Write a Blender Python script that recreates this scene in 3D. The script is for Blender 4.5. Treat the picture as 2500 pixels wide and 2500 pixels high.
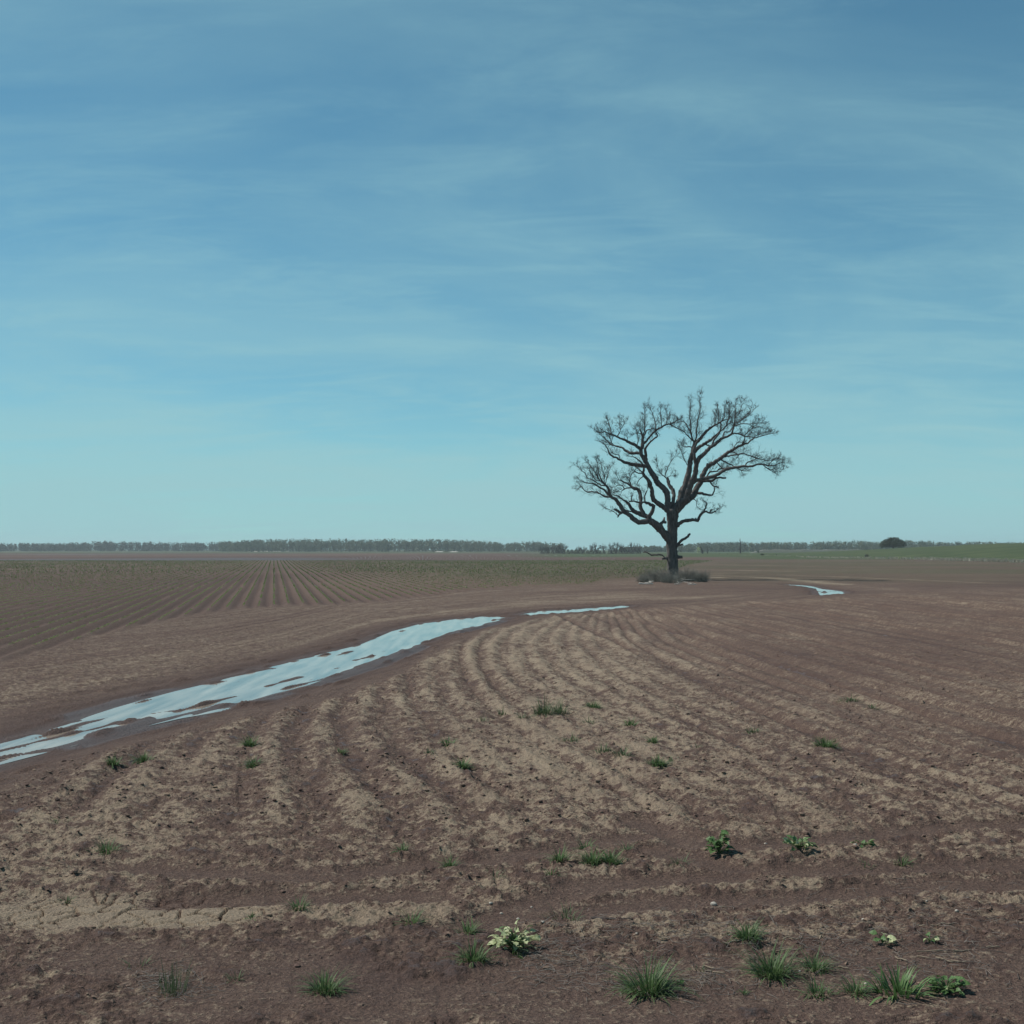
import bpy, bmesh, math, random
import numpy as np
from mathutils import Vector

for o in list(bpy.data.objects): bpy.data.objects.remove(o)
scene = bpy.context.scene
COL = scene.collection
R = math.radians

# ------------------------------------------------------------------ camera
F = 3363.0          # focal length in photo pixels (2500 wide)
CX, HOR = 1250.0, 1341.0
CH = 3.0            # eye height
cam = bpy.data.cameras.new('camera')
cam.sensor_width = 36.0
cam.lens = 36.0*F/2500.0
cam.shift_y = (HOR-1250.0)/2500.0
cam.clip_end = 20000
cam_o = bpy.data.objects.new('camera', cam); COL.objects.link(cam_o)
cam_o.location = (0, 0, CH); cam_o.rotation_euler = (R(90), 0, 0)
scene.camera = cam_o

# ------------------------------------------------------------------ light
SUN_EL, SUN_AZ = R(53), R(-72)      # azimuth from +Y, clockwise
to_sun = Vector((math.sin(SUN_AZ)*math.cos(SUN_EL), math.cos(SUN_AZ)*math.cos(SUN_EL), math.sin(SUN_EL)))
sun = bpy.data.lights.new('sun', 'SUN'); sun.energy = 3.8; sun.angle = R(0.6); sun.color = (1.0, .955, .89)
sun_o = bpy.data.objects.new('sun', sun); COL.objects.link(sun_o)
sun_o.rotation_euler = (-to_sun).to_track_quat('-Z', 'Y').to_euler(); sun_o.location = (-60, 20, 80)

w = bpy.data.worlds.new('World'); scene.world = w; w.use_nodes = True
nt = w.node_tree; nt.nodes.clear()
def wn(t, **k):
    n = nt.nodes.new(t)
    for a, b in k.items(): setattr(n, a, b)
    return n
sky = wn('ShaderNodeTexSky', sky_type='NISHITA', sun_disc=False, sun_elevation=SUN_EL, sun_rotation=SUN_AZ % (2*math.pi),
         altitude=0, air_density=0.7, dust_density=0.0, ozone_density=6.0)
tint = wn('ShaderNodeMix', data_type='RGBA', blend_type='MULTIPLY'); tint.inputs[0].default_value = 1
tint.inputs[7].default_value = (.55, 1.02, .89, 1)
nt.links.new(sky.outputs[0], tint.inputs[6])
# thin cirrus veil: direction projected on a high flat layer
tc = wn('ShaderNodeTexCoord'); sep = wn('ShaderNodeSeparateXYZ')
nt.links.new(tc.outputs['Generated'], sep.inputs[0])
mz = wn('ShaderNodeMath', operation='ADD'); mz.inputs[1].default_value = .16
mzz = wn('ShaderNodeMath', operation='MAXIMUM'); mzz.inputs[1].default_value = 0.0
nt.links.new(sep.outputs[2], mzz.inputs[0]); nt.links.new(mzz.outputs[0], mz.inputs[0])
dx = wn('ShaderNodeMath', operation='DIVIDE'); dy = wn('ShaderNodeMath', operation='DIVIDE')
nt.links.new(sep.outputs[0], dx.inputs[0]); nt.links.new(mz.outputs[0], dx.inputs[1])
nt.links.new(sep.outputs[1], dy.inputs[0]); nt.links.new(mz.outputs[0], dy.inputs[1])
cmb = wn('ShaderNodeCombineXYZ'); nt.links.new(dx.outputs[0], cmb.inputs[0]); nt.links.new(dy.outputs[0], cmb.inputs[1])
def veil(rot, sc, scale, seed, lo, hi, det=6, rough=.55, dist=.4):
    m = wn('ShaderNodeMapping'); m.inputs['Rotation'].default_value = (0, 0, rot); m.inputs['Scale'].default_value = sc
    m.inputs['Location'].default_value = (seed, seed*.7, 0)
    nt.links.new(cmb.outputs[0], m.inputs[0])
    n = wn('ShaderNodeTexNoise'); n.inputs['Scale'].default_value = scale; n.inputs['Detail'].default_value = det
    n.inputs['Roughness'].default_value = rough; n.inputs['Distortion'].default_value = dist
    nt.links.new(m.outputs[0], n.inputs[0])
    r = wn('ShaderNodeMapRange', interpolation_type='SMOOTHSTEP'); r.inputs[1].default_value = lo; r.inputs[2].default_value = hi
    nt.links.new(n.outputs[0], r.inputs[0]); return r.outputs[0]
v1 = veil(R(30), (1, 1.5, 1), .80, 3.1, .30, .78, 7, .56, .8)
v2 = veil(R(38), (1, 2.4, 1), 2.4, 9.2, .42, .78, 9, .66, .5)
def wm(op, p, q, r=None):
    n = wn('ShaderNodeMath', operation=op)
    for i, v in enumerate((p, q, r)):
        if v is None: continue
        if isinstance(v, (int, float)): n.inputs[i].default_value = v
        else: nt.links.new(v, n.inputs[i])
    return n.outputs[0]
# the veil is seen through more air the lower one looks: optical depth / sin(elevation)
tau = wm('MULTIPLY_ADD', v1, .095, wm('MULTIPLY_ADD', v2, .070, .048))
path = wm('DIVIDE', tau, wm('MAXIMUM', sep.outputs[2], .035))
vf = wm('SUBTRACT', 1.0, wm('EXPONENT', wm('MULTIPLY', path, -1.0), 0))
cl = wn('ShaderNodeMix', data_type='RGBA'); cl.inputs[7].default_value = (3.15, 5.5, 5.85, 1)
nt.links.new(vf, cl.inputs[0]); nt.links.new(tint.outputs[2], cl.inputs[6])
bg = wn('ShaderNodeBackground'); bg.inputs[1].default_value = .085
out = wn('ShaderNodeOutputWorld')
nt.links.new(cl.outputs[2], bg.inputs[0]); nt.links.new(bg.outputs[0], out.inputs[0])

vs = scene.view_settings
vs.view_transform = 'Standard'; vs.look = 'None'; vs.exposure = 0.30; vs.gamma = 1.0; vs.use_curve_mapping = False
scene.render.engine = 'CYCLES'

# ------------------------------------------------------------------ helpers
rng = np.random.default_rng(7); random.seed(7)

def px2g(px, py, z=0.0):
    y = (CH-z)*F/(py-HOR); return (px-CX)/F*y, y
def px2w(px, py, y):                       # a direction at a known distance
    return ((px-CX)/F*y, y, CH+(HOR-py)/F*y)

def tag(o, label=None, cat=None, group=None, kind=None):
    if label: o['label'] = label
    if cat: o['category'] = cat
    if group: o['group'] = group
    if kind: o['kind'] = kind
    return o
def mesh_np(name, V, Fc, smooth=True):
    """V (n,3), Fc list of index arrays, each (m,k) with one k"""
    me = bpy.data.meshes.new(name)
    V = np.asarray(V, np.float32)
    me.vertices.add(len(V)); me.vertices.foreach_set('co', V.ravel())
    if not isinstance(Fc, list): Fc = [Fc]
    Fc = [np.asarray(f, np.int32) for f in Fc if len(f)]
    nl = sum(f.size for f in Fc); npoly = sum(len(f) for f in Fc)
    me.loops.add(nl); me.polygons.add(npoly)
    me.loops.foreach_set('vertex_index', np.concatenate([f.ravel() for f in Fc]))
    tot = np.concatenate([np.full(len(f), f.shape[1], np.int32) for f in Fc])
    st = np.concatenate([[0], np.cumsum(tot)[:-1]]).astype(np.int32)
    me.polygons.foreach_set('loop_start', st); me.polygons.foreach_set('loop_total', tot)
    me.polygons.foreach_set('use_smooth', np.full(npoly, smooth))
    me.update(calc_edges=True); me.validate()
    return me
def add_col(me, name, C):
    a = me.attributes.new(name, 'FLOAT_COLOR', 'POINT'); a.data.foreach_set('color', np.asarray(C, np.float32).ravel())
def link(name, me, mat=None, parent=None, loc=None):
    o = bpy.data.objects.new(name, me); COL.objects.link(o)
    if mat and me is not None and not me.materials: me.materials.append(mat)
    if parent: o.parent = parent
    if loc is not None: o.location = loc
    return o
def empty(name, loc):
    o = bpy.data.objects.new(name, None); COL.objects.link(o); o.location = loc; o.empty_display_size = .2; return o

# gradient noise
def _h(ix, iy, s):
    h = (ix.astype(np.int64)*374761393 + iy.astype(np.int64)*668265263 + s*974634777) & 0xffffffff
    h = ((h ^ (h >> 13))*1274126177) & 0xffffffff
    return (h ^ (h >> 16)) & 0xffffffff
def noise(x, y, s=0):
    x0 = np.floor(x); y0 = np.floor(y); fx = x-x0; fy = y-y0
    u = fx*fx*fx*(fx*(fx*6-15)+10); v = fy*fy*fy*(fy*(fy*6-15)+10)
    r = []
    for a in (0, 1):
        for b in (0, 1):
            th = _h(x0+a, y0+b, s)*(2*math.pi/4294967296.0)
            r.append(np.cos(th)*(fx-a)+np.sin(th)*(fy-b))
    return ((r[0]*(1-v)+r[1]*v)*(1-u)+(r[2]*(1-v)+r[3]*v)*u)*1.5
def fbm(x, y, s, oc=3, g=.5):
    t = 0; a = 1
    for i in range(oc):
        t = t+a*noise(x*2**i, y*2**i, s+i*17); a *= g
    return t
def sst(a, b, x):
    t = np.clip((x-a)/(b-a), 0, 1); return t*t*(3-2*t)
def pl_dist(x, y, P):
    d = np.full(x.shape, 1e9)
    for (ax, ay), (bx, by) in zip(P[:-1], P[1:]):
        ex, ey = bx-ax, by-ay; L = ex*ex+ey*ey+1e-9
        t = np.clip(((x-ax)*ex+(y-ay)*ey)/L, 0, 1)
        d = np.minimum(d, np.hypot(x-ax-t*ex, y-ay-t*ey))
    return d
def poly_sd(x, y, P):
    d = pl_dist(x, y, list(P)+[P[0]])
    ins = np.zeros(x.shape, bool)
    n = len(P)
    for i in range(n):
        (ax, ay), (bx, by) = P[i], P[(i+1) % n]
        c = ((ay > y) != (by > y)) & (x < (bx-ax)*(y-ay)/(by-ay+1e-12)+ax)
        ins ^= c
    return np.where(ins, -d, d)
def ip(x, pts):
    return np.interp(x, [p[0] for p in pts], [p[1] for p in pts])

# ------------------------------------------------------------------ materials
def mat(name):
    m = bpy.data.materials.new(name); m.use_nodes = True
    t = m.node_tree; b = t.nodes['Principled BSDF']; b.inputs['Specular IOR Level'].default_value = .3
    return m, t, b
def nd(t, ty, **k):
    n = t.nodes.new(ty)
    for a, b in k.items(): setattr(n, a, b)
    return n
def simple(name, c1, c2, scale=6, rough=.9, bump=.0, detail=5, spec=.25, coord='Object', stretch=None):
    m, t, b = mat(name)
    co = nd(t, 'ShaderNodeTexCoord'); mp = nd(t, 'ShaderNodeMapping')
    if stretch: mp.inputs['Scale'].default_value = stretch
    t.links.new(co.outputs[coord], mp.inputs[0])
    n = nd(t, 'ShaderNodeTexNoise'); n.inputs['Scale'].default_value = scale; n.inputs['Detail'].default_value = detail
    n.inputs['Roughness'].default_value = .65
    t.links.new(mp.outputs[0], n.inputs[0])
    r = nd(t, 'ShaderNodeValToRGB'); r.color_ramp.elements[0].position = .3; r.color_ramp.elements[1].position = .7
    r.color_ramp.elements[0].color = (*c1, 1); r.color_ramp.elements[1].color = (*c2, 1)
    t.links.new(n.outputs[0], r.inputs[0]); t.links.new(r.outputs[0], b.inputs['Base Color'])
    b.inputs['Roughness'].default_value = rough; b.inputs['Specular IOR Level'].default_value = spec
    if bump:
        bp = nd(t, 'ShaderNodeBump'); bp.inputs['Strength'].default_value = bump; bp.inputs['Distance'].default_value = .04
        t.links.new(n.outputs[0], bp.inputs['Height']); t.links.new(bp.outputs[0], b.inputs['Normal'])
    return m
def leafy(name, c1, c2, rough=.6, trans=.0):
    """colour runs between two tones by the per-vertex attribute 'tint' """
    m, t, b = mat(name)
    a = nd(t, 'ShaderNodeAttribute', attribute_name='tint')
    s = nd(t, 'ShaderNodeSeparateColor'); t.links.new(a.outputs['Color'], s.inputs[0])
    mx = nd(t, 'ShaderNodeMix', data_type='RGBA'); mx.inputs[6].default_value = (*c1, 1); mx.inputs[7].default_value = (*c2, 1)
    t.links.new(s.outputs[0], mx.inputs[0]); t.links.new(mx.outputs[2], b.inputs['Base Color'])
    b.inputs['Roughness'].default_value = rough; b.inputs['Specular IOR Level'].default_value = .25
    if trans:
        tr = nd(t, 'ShaderNodeBsdfTranslucent'); t.links.new(mx.outputs[2], tr.inputs[0])
        ms = nd(t, 'ShaderNodeMixShader'); ms.inputs[0].default_value = trans
        o = t.nodes['Material Output']
        t.links.new(b.outputs[0], ms.inputs[1]); t.links.new(tr.outputs[0], ms.inputs[2]); t.links.new(ms.outputs[0], o.inputs[0])
    return m

SOIL_WET = (.152, .102, .077); SOIL_DRY = (.310, .248, .176); SOIL_DARK = (.086, .055, .045)
GRASS = (.050, .075, .034); STRAW = (.33, .29, .22)
def soil_material():
    m, t, b = mat('field_soil')
    at = nd(t, 'ShaderNodeAttribute', attribute_name='zone')
    s = nd(t, 'ShaderNodeSeparateColor'); t.links.new(at.outputs['Color'], s.inputs[0])
    co = nd(t, 'ShaderNodeTexCoord')
    def nz(scale, det=4, rough=.6):
        n = nd(t, 'ShaderNodeTexNoise'); n.inputs['Scale'].default_value = scale; n.inputs['Detail'].default_value = det
        n.inputs['Roughness'].default_value = rough; t.links.new(co.outputs['Object'], n.inputs[0]); return n.outputs[0]
    fine = nz(34, 5, .7); med = nz(11, 4, .65); mid = nz(4.0, 5, .65); big = nz(.25, 4, .6)
    def mth(op, a, bb, c=None, clamp=False):
        n = nd(t, 'ShaderNodeMath', operation=op, use_clamp=clamp)
        for i, v in enumerate((a, bb, c)):
            if v is None: continue
            if isinstance(v, (int, float)): n.inputs[i].default_value = v
            else: t.links.new(v, n.inputs[i])
        return n.outputs[0]
    # dry crust factor: zone + fine mottling
    d = mth('MULTIPLY_ADD', mth('SUBTRACT', mid, .5), .9, s.outputs[0])
    d = mth('MULTIPLY_ADD', mth('SUBTRACT', med, .5), 2.0, d)
    d = mth('MULTIPLY_ADD', mth('SUBTRACT', fine, .5), 2.0, d)
    dr = nd(t, 'ShaderNodeMapRange', interpolation_type='SMOOTHSTEP'); dr.inputs[1].default_value = .18; dr.inputs[2].default_value = .82
    t.links.new(d, dr.inputs[0])
    wet = nd(t, 'ShaderNodeMix', data_type='RGBA'); wet.inputs[6].default_value = (*SOIL_DARK, 1); wet.inputs[7].default_value = (*SOIL_WET, 1)
    wf = mth('MULTIPLY_ADD', mth('SUBTRACT', fine, .42), 2.2, mth('MULTIPLY', mth('SUBTRACT', mid, .3), 1.1), True)
    wf = mth('MULTIPLY_ADD', mth('MINIMUM', s.outputs[0], 0.0), 2.2, wf, True)
    t.links.new(wf, wet.inputs[0])
    dry = nd(t, 'ShaderNodeMix', data_type='RGBA'); dry.inputs[6].default_value = (.205, .152, .110, 1); dry.inputs[7].default_value = (*SOIL_DRY, 1)
    t.links.new(mth('MULTIPLY_ADD', mth('SUBTRACT', big, .5), 1.6, mid, True), dry.inputs[0])
    c = nd(t, 'ShaderNodeMix', data_type='RGBA'); t.links.new(dr.outputs[0], c.inputs[0])
    t.links.new(wet.outputs[2], c.inputs[6]); t.links.new(dry.outputs[2], c.inputs[7])
    g = nd(t, 'ShaderNodeMix', data_type='RGBA'); gc = nd(t, 'ShaderNodeMix', data_type='RGBA')
    gc.inputs[6].default_value = (.036, .056, .024, 1); gc.inputs[7].default_value = (.070, .088, .036, 1)
    t.links.new(mth('MULTIPLY_ADD', mth('SUBTRACT', mid, .5), 1.5, .5, True), gc.inputs[0])
    t.links.new(s.outputs[1], g.inputs[0]); t.links.new(c.outputs[2], g.inputs[6]); t.links.new(gc.outputs[2], g.inputs[7])
    p = nd(t, 'ShaderNodeMix', data_type='RGBA'); p.inputs[7].default_value = (*STRAW, 1)
    t.links.new(s.outputs[2], p.inputs[0]); t.links.new(g.outputs[2], p.inputs[6])
    grain = nz(75, 3, .7)
    gm = nd(t, 'ShaderNodeMix', data_type='RGBA', blend_type='MULTIPLY'); gm.inputs[0].default_value = 1
    gv = mth('MULTIPLY_ADD', mth('SUBTRACT', grain, .5), 1.5, mth('MULTIPLY_ADD', mth('SUBTRACT', fine, .5), .9, 1.0))
    gcx = nd(t, 'ShaderNodeCombineColor')
    for i_ in range(3): t.links.new(gv, gcx.inputs[i_])
    t.links.new(p.outputs[2], gm.inputs[6]); t.links.new(gcx.outputs[0], gm.inputs[7])
    t.links.new(gm.outputs[2], b.inputs['Base Color'])
    rr_ = nd(t, 'ShaderNodeMapRange'); rr_.inputs[1].default_value = -.36; rr_.inputs[2].default_value = -.24; rr_.inputs[3].default_value = .45; rr_.inputs[4].default_value = .92
    t.links.new(s.outputs[0], rr_.inputs[0])
    t.links.new(rr_.outputs[0], b.inputs['Roughness']); b.inputs['Specular IOR Level'].default_value = .18
    bp = nd(t, 'ShaderNodeBump'); bp.inputs['Strength'].default_value = 1.0; bp.inputs['Distance'].default_value = .040
    t.links.new(mth('MULTIPLY_ADD', mid, 1.2, mth('MULTIPLY_ADD', med, 1.6, fine)), bp.inputs['Height']); t.links.new(bp.outputs[0], b.inputs['Normal'])
    return m
M_SOIL = soil_material()
M_CLOD = None
M_BARK = simple('bark', (.040, .035, .034), (.165, .150, .138), 3.0, .95, .9, 8, .2, stretch=(2.2, 2.2, .6))
M_TWIG = simple('twig_bark', (.032, .027, .026), (.060, .052, .048), 2, .9)
M_BLEACH = simple('bleached_wood', (.36, .33, .29), (.60, .56, .50), 5, .85, .3)
M_DRYWOOD = simple('dry_stalk', (.16, .12, .085), (.36, .30, .22), 9, .85)
M_BRUSH = simple('brush_stems', (.10, .105, .092), (.24, .245, .215), 2, .9)
M_GRASS = leafy('grass_blade', (.028, .058, .020), (.150, .230, .090), .55, .30)
M_SPARSE = leafy('grey_grass_blade', (.040, .064, .028), (.140, .180, .090), .65, .25)
M_LEAF = leafy('weed_leaf', (.050, .110, .035), (.150, .240, .085), .5, .25)
M_PALE = leafy('pale_weed_leaf', (.280, .350, .160), (.640, .630, .400), .55, .25)
M_CROP = leafy('crop_leaf', (.068, .098, .034), (.190, .250, .085), .6, .3)
M_STRAWG = leafy('straw_blade', (.20, .19, .14), (.50, .46, .36), .8, .2)
M_CLOD = leafy('clod_soil', (.100, .063, .052), (.215, .155, .112), .95)
M_STONE = simple('pebble', (.30, .27, .22), (.50, .46, .40), 20, .8, .2)

# ------------------------------------------------------------------ the lie of the land
WL = -.075
U_MUD = [(-900, 1860), (75, 1722), (494, 1654), (696, 1600), (900, 1532), (1107, 1502), (1314, 1479), (1521, 1469), (1700, 1461), (1855, 1448), (1990, 1434), (2090, 1428), (2300, 1418)]
L_MUD = [(-900, 2080), (75, 1872), (311, 1818), (551, 1760), (792, 1712), (985, 1645), (1074, 1562), (1210, 1532), (1320, 1506), (1520, 1488), (1700, 1476), (1900, 1466), (2060, 1458), (2300, 1436)]
N_CROP = [(-1500, 2010), (-300, 1700), (75, 1598), (220, 1555), (420, 1510), (560, 1484), (900, 1468), (1150, 1441), (1450, 1424), (1560, 1410), (1640, 1392), (1720, 1372), (3000, 1360)]
FARC = 1368.5
POOL_A_UP = [(-300, 1900), (-60, 1838), (75, 1799), (133, 1782), (181, 1763), (248, 1741), (311, 1723), (402, 1698), (494, 1676), (609, 1645), (696, 1621), (792, 1598), (869, 1580), (951, 1545), (1037, 1522), (1115, 1512), (1227, 1503), (1268, 1501)]
POOL_A_LO = [(-300, 1945), (-60, 1878), (75, 1832), (166, 1809), (260, 1786), (359, 1758), (489, 1729), (600, 1710), (696, 1679), (782, 1655), (860, 1627), (935, 1601), (999, 1578), (1053, 1557), (1107, 1538), (1190, 1521), (1231, 1508), (1268, 1504)]
POOL_B_UP = [(1272, 1500), (1331, 1492), (1397, 1489), (1480, 1482), (1535, 1479)]
POOL_B_LO = [(1272, 1502.5), (1339, 1498), (1417, 1493), (1496, 1486.5), (1535, 1481)]
POOL_C_UP = [(1925, 1427), (1960, 1429), (1989, 1432.5), (2012, 1439), (2034, 1441), (2062, 1445)]
POOL_C_LO = [(1925, 1428.5), (1960, 1431.5), (1988, 1437), (1998, 1453.5), (2030, 1450.5), (2062, 1449)]
def pool_poly(up, lo): return [px2g(a, b, WL) for a, b in up]+[px2g(a, b, WL) for a, b in reversed(lo)]
POOLS = [pool_poly(POOL_A_UP, POOL_A_LO), pool_poly(POOL_B_UP, POOL_B_LO), pool_poly(POOL_C_UP, POOL_C_LO)]
g_ = lambda L, z=0: [px2g(a, b, z) for a, b in L]
MUD_RIDGES = [g_([(120, 1792), (166, 1779), (262, 1752)], WL), g_([(-80, 1852), (84, 1812), (214, 1783), (300, 1762)], WL), g_([(230, 1797), (300, 1777), (362, 1753)], WL),
              g_([(480, 1722), (580, 1699)], WL), g_([(375, 1742), (418, 1735)], WL), g_([(866, 1612), (910, 1602)], WL), g_([(650, 1676), (735, 1652)], WL),
              g_([(590, 1728), (700, 1700)], WL), g_([(2004, 1447), (2040, 1443)], WL), g_([(1990, 1443), (2022, 1447)], WL), g_([(835, 1595), (860, 1590)], WL)]
MUD_RUTS = [g_([(380, 1772), (520, 1739), (640, 1713), (700, 1698)], WL), g_([(770, 1675), (860, 1650), (935, 1628), (985, 1606), (1040, 1580)], WL), g_([(200, 1822), (330, 1792), (480, 1757)], WL),
            g_([(180, 1752), (262, 1731), (330, 1713)], WL), g_([(1130, 1546), (1190, 1530), (1240, 1517)], WL), g_([(330, 1712), (420, 1688)], WL)]
TRACKS = [g_([(2600, 2100), (2425, 2112), (2150, 2120), (1930, 2126), (1790, 2120), (1600, 2075)]), g_([(1785, 2140), (1600, 2146), (1440, 2160), (1310, 2212), (1180, 2260)]),
          g_([(300, 2118), (430, 2130), (820, 2139), (985, 2116), (1180, 2100), (1400, 2062), (1560, 2042)]), g_([(420, 2200), (600, 2194), (1050, 2186)]),
          g_([(1560, 2003), (1620, 2030), (1690, 2060)]), g_([(2600, 2012), (2300, 2020), (2000, 2052), (1800, 2070)]), g_([(1250, 2245), (1560, 2205), (1800, 2200), (2300, 2160), (2600, 2150)])]
PALE_LINES = [(g_([(1640, 1391), (1780, 1391), (1920, 1394)]), 2.2, .8), (g_([(1740, 1404), (1900, 1412), (2100, 1432), (2240, 1442)]), 1.5, .9), (g_([(1725, 1409), (1745, 1410)]), 1.4, 1.6),
              (g_([(1900, 1404), (2150, 1413), (2430, 1424)]), 1.2, .5), (g_([(1660, 1402), (1830, 1398)]), 1.8, .5), (g_([(1650, 1462), (1780, 1455), (1950, 1443)]), 1.0, .55), (g_([(1750, 1378), (2100, 1386)]), 5, .35)]
CROP_A, CROP_S = .1728, .81
def crop_mask(px, py):
    e = noise(px*.02, py*.05, 91)*5
    return sst(-6, 6, py*0+ip(px, N_CROP)-py+e)*sst(FARC-1.0, FARC+.6, py)

def land(x, y):
    """height and soil zones (dry, grass, pale, moist clod) for points on the ground"""
    x = np.asarray(x, float); y = np.asarray(y, float)
    n = x.size
    ys = np.where(y > 1.0, y, 1.0)
    px = np.clip(CX+F*x/ys, -4000, 6500); py = np.clip(HOR+CH*F/ys, HOR, 6000)
    px = np.where(y > 1.0, px, 1250.)
    r = np.hypot(x, y)
    dry = np.zeros(n); gr = np.zeros(n); pale = np.zeros(n)
    um = ip(px, U_MUD); lm = ip(px, L_MUD)
    edge = noise(x*.55, y*.28, 5)*7+noise(x*1.7, y*.9, 6)*4
    wpx = np.clip((py-HOR)/40., .35, 12)          # a soft edge of like width on the ground
    mud = sst(-1.2*wpx, 1.2*wpx, py-um+edge*wpx*.18)*sst(-1.2*wpx, 1.2*wpx, lm-py+edge*wpx*.18)
    mud *= sst(2330, 2080, px)
    near = sst(-1.2*wpx, 1.2*wpx, py-lm)           # the tilled field this side of the drain
    near = np.where(px > 2200, np.maximum(near, sst(1430, 1442, py)), near)
    crop = crop_mask(px, py)
    far = py < FARC
    z = fbm(x/60., y/60., 3, 2)*.10*sst(12, 60, r)
    # ---------- far crop strips, meadow
    dd = y
    m_g = (py < 1361) & (px > 1330)
    gr = np.where(far & (px <= 1240), sst(1352.5, 1349.5, py)*.75, gr)
    gr = np.where(far & (px > 1240), sst(1362+noise(x*.01, y*.004, 8)*2, 1358, py)*sst(1200, 1420, px), gr)
    gr = np.maximum(gr, sst(1352.5, 1349, py)*.8)
    gr = np.where((px > 1750) & (py < 1372), np.maximum(gr, sst(1370+noise(x*.02, y*.01, 9)*2, 1362, py)*sst(1700, 1900, px)), gr)
    dry = np.where(far, -.18+.25*noise(x*.006, y*.004, 11), dry)
    # rows in the strip behind
    c2 = (x+.064*y)/.92
    dry = dry+np.where(far & (px < 1500), .30*np.cos(2*np.pi*c2)*sst(900, 420, y)*sst(820, 950, px), 0)
    # ---------- crop field
    c1 = (x+CROP_A*y)/CROP_S
    ph = 2*np.pi*(c1+.06*noise(x*.15, y*.05, 12))
    fa = sst(330, 120, y)
    z = z+crop*np.cos(ph)*.055*fa
    cd = -.02+.16*noise(x*.06, y*.02, 13)+.10*np.cos(ph)*fa
    dry = np.where(~far, crop*cd, dry)
    olive = sst(700, 1250, px)*sst(1455, 1405, py)*.38+.10*sst(1400, 1372, py)
    gr = np.maximum(gr, crop*olive*(.8+.5*noise(x*.05, y*.02, 14)))
    # ---------- strip between crop and drain, and land to the right of the tree
    mid = (~far)*(1-crop)*(1-mud)*(1-near)
    along = (py-um)/wpx
    streak = .6*noise(x*.05+3, along*.55, 15)+.8*noise(x*.08, along*2.0, 31)+.5*noise(x*.3, along*4.5, 32)
    dmid = .27+.30*streak+.24*np.exp(-((along+3.2)/2.6)**2)
    rightd = sst(1500, 1800, px+60*noise(x*.05, y*.03, 30))*sst(1475, 1440, py)
    dmid = dmid*(1-rightd)+rightd*(.02+.26*noise(x*.03, y*.05, 16)+.12*noise(x*.012+y*.006, y*.14, 17))
    dry = dry+mid*dmid
    gr = np.maximum(gr, mid*rightd*sst(1440, 1395, py)*(.30+.25*noise(x*.02, y*.03, 29)))
    z = z+mid*(noise(x*.25, along*1.1, 18)*.03)
    for P, wd, k in PALE_LINES:
        bx = [p[0] for p in P]; by = [p[1] for p in P]
        s = (x > min(bx)-8) & (x < max(bx)+8) & (y > min(by)-12) & (y < max(by)+12)
        if s.any():
            v = np.exp(-(pl_dist(x[s], y[s], P)/wd)**2)*(.7+.5*noise(x[s]*.3, y[s]*.1, 19))
            dry[s] += v*k
    # ---------- near tilled field
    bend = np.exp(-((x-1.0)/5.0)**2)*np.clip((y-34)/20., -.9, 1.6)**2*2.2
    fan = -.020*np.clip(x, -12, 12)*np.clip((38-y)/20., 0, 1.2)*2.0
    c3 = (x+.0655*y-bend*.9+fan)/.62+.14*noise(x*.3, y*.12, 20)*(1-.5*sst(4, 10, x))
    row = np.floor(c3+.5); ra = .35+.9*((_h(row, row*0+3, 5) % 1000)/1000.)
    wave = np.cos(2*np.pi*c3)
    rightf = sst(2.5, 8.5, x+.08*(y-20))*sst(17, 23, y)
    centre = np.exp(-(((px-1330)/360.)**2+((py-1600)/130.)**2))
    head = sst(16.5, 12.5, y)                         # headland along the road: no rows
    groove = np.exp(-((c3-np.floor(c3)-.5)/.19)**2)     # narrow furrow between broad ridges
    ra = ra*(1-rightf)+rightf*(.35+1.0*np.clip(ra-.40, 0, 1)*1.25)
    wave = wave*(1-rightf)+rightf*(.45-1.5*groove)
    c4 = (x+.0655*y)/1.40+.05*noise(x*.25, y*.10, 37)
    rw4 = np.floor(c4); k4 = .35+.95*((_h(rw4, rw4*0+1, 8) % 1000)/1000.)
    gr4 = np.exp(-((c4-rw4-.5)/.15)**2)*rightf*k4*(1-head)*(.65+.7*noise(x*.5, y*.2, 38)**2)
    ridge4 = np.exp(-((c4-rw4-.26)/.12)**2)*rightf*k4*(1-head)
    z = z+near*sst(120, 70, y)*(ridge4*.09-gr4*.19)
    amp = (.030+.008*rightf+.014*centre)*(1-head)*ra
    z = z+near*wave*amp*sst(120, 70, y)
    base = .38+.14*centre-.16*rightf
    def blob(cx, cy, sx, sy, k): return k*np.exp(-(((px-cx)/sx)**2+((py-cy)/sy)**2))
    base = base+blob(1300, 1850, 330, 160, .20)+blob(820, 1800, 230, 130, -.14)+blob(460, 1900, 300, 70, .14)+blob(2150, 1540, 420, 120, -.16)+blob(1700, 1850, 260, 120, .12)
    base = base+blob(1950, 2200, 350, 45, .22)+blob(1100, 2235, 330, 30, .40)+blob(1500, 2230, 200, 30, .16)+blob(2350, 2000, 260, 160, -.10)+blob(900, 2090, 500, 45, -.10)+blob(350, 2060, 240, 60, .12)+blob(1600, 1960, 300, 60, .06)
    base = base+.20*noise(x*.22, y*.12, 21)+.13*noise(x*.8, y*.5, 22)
    base = base+wave*(.20*(1-rightf)+.17*centre)*(1-head)*ra-gr4*.95+ridge4*.10  # right furrows coloured darker: damp soil plus painted shade of their sides
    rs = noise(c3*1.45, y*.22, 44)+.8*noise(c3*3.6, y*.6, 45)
    hs = noise(x*.30+y*.1, y*2.6, 46)+.6*noise(x*.9, y*5.0, 47)
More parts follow.
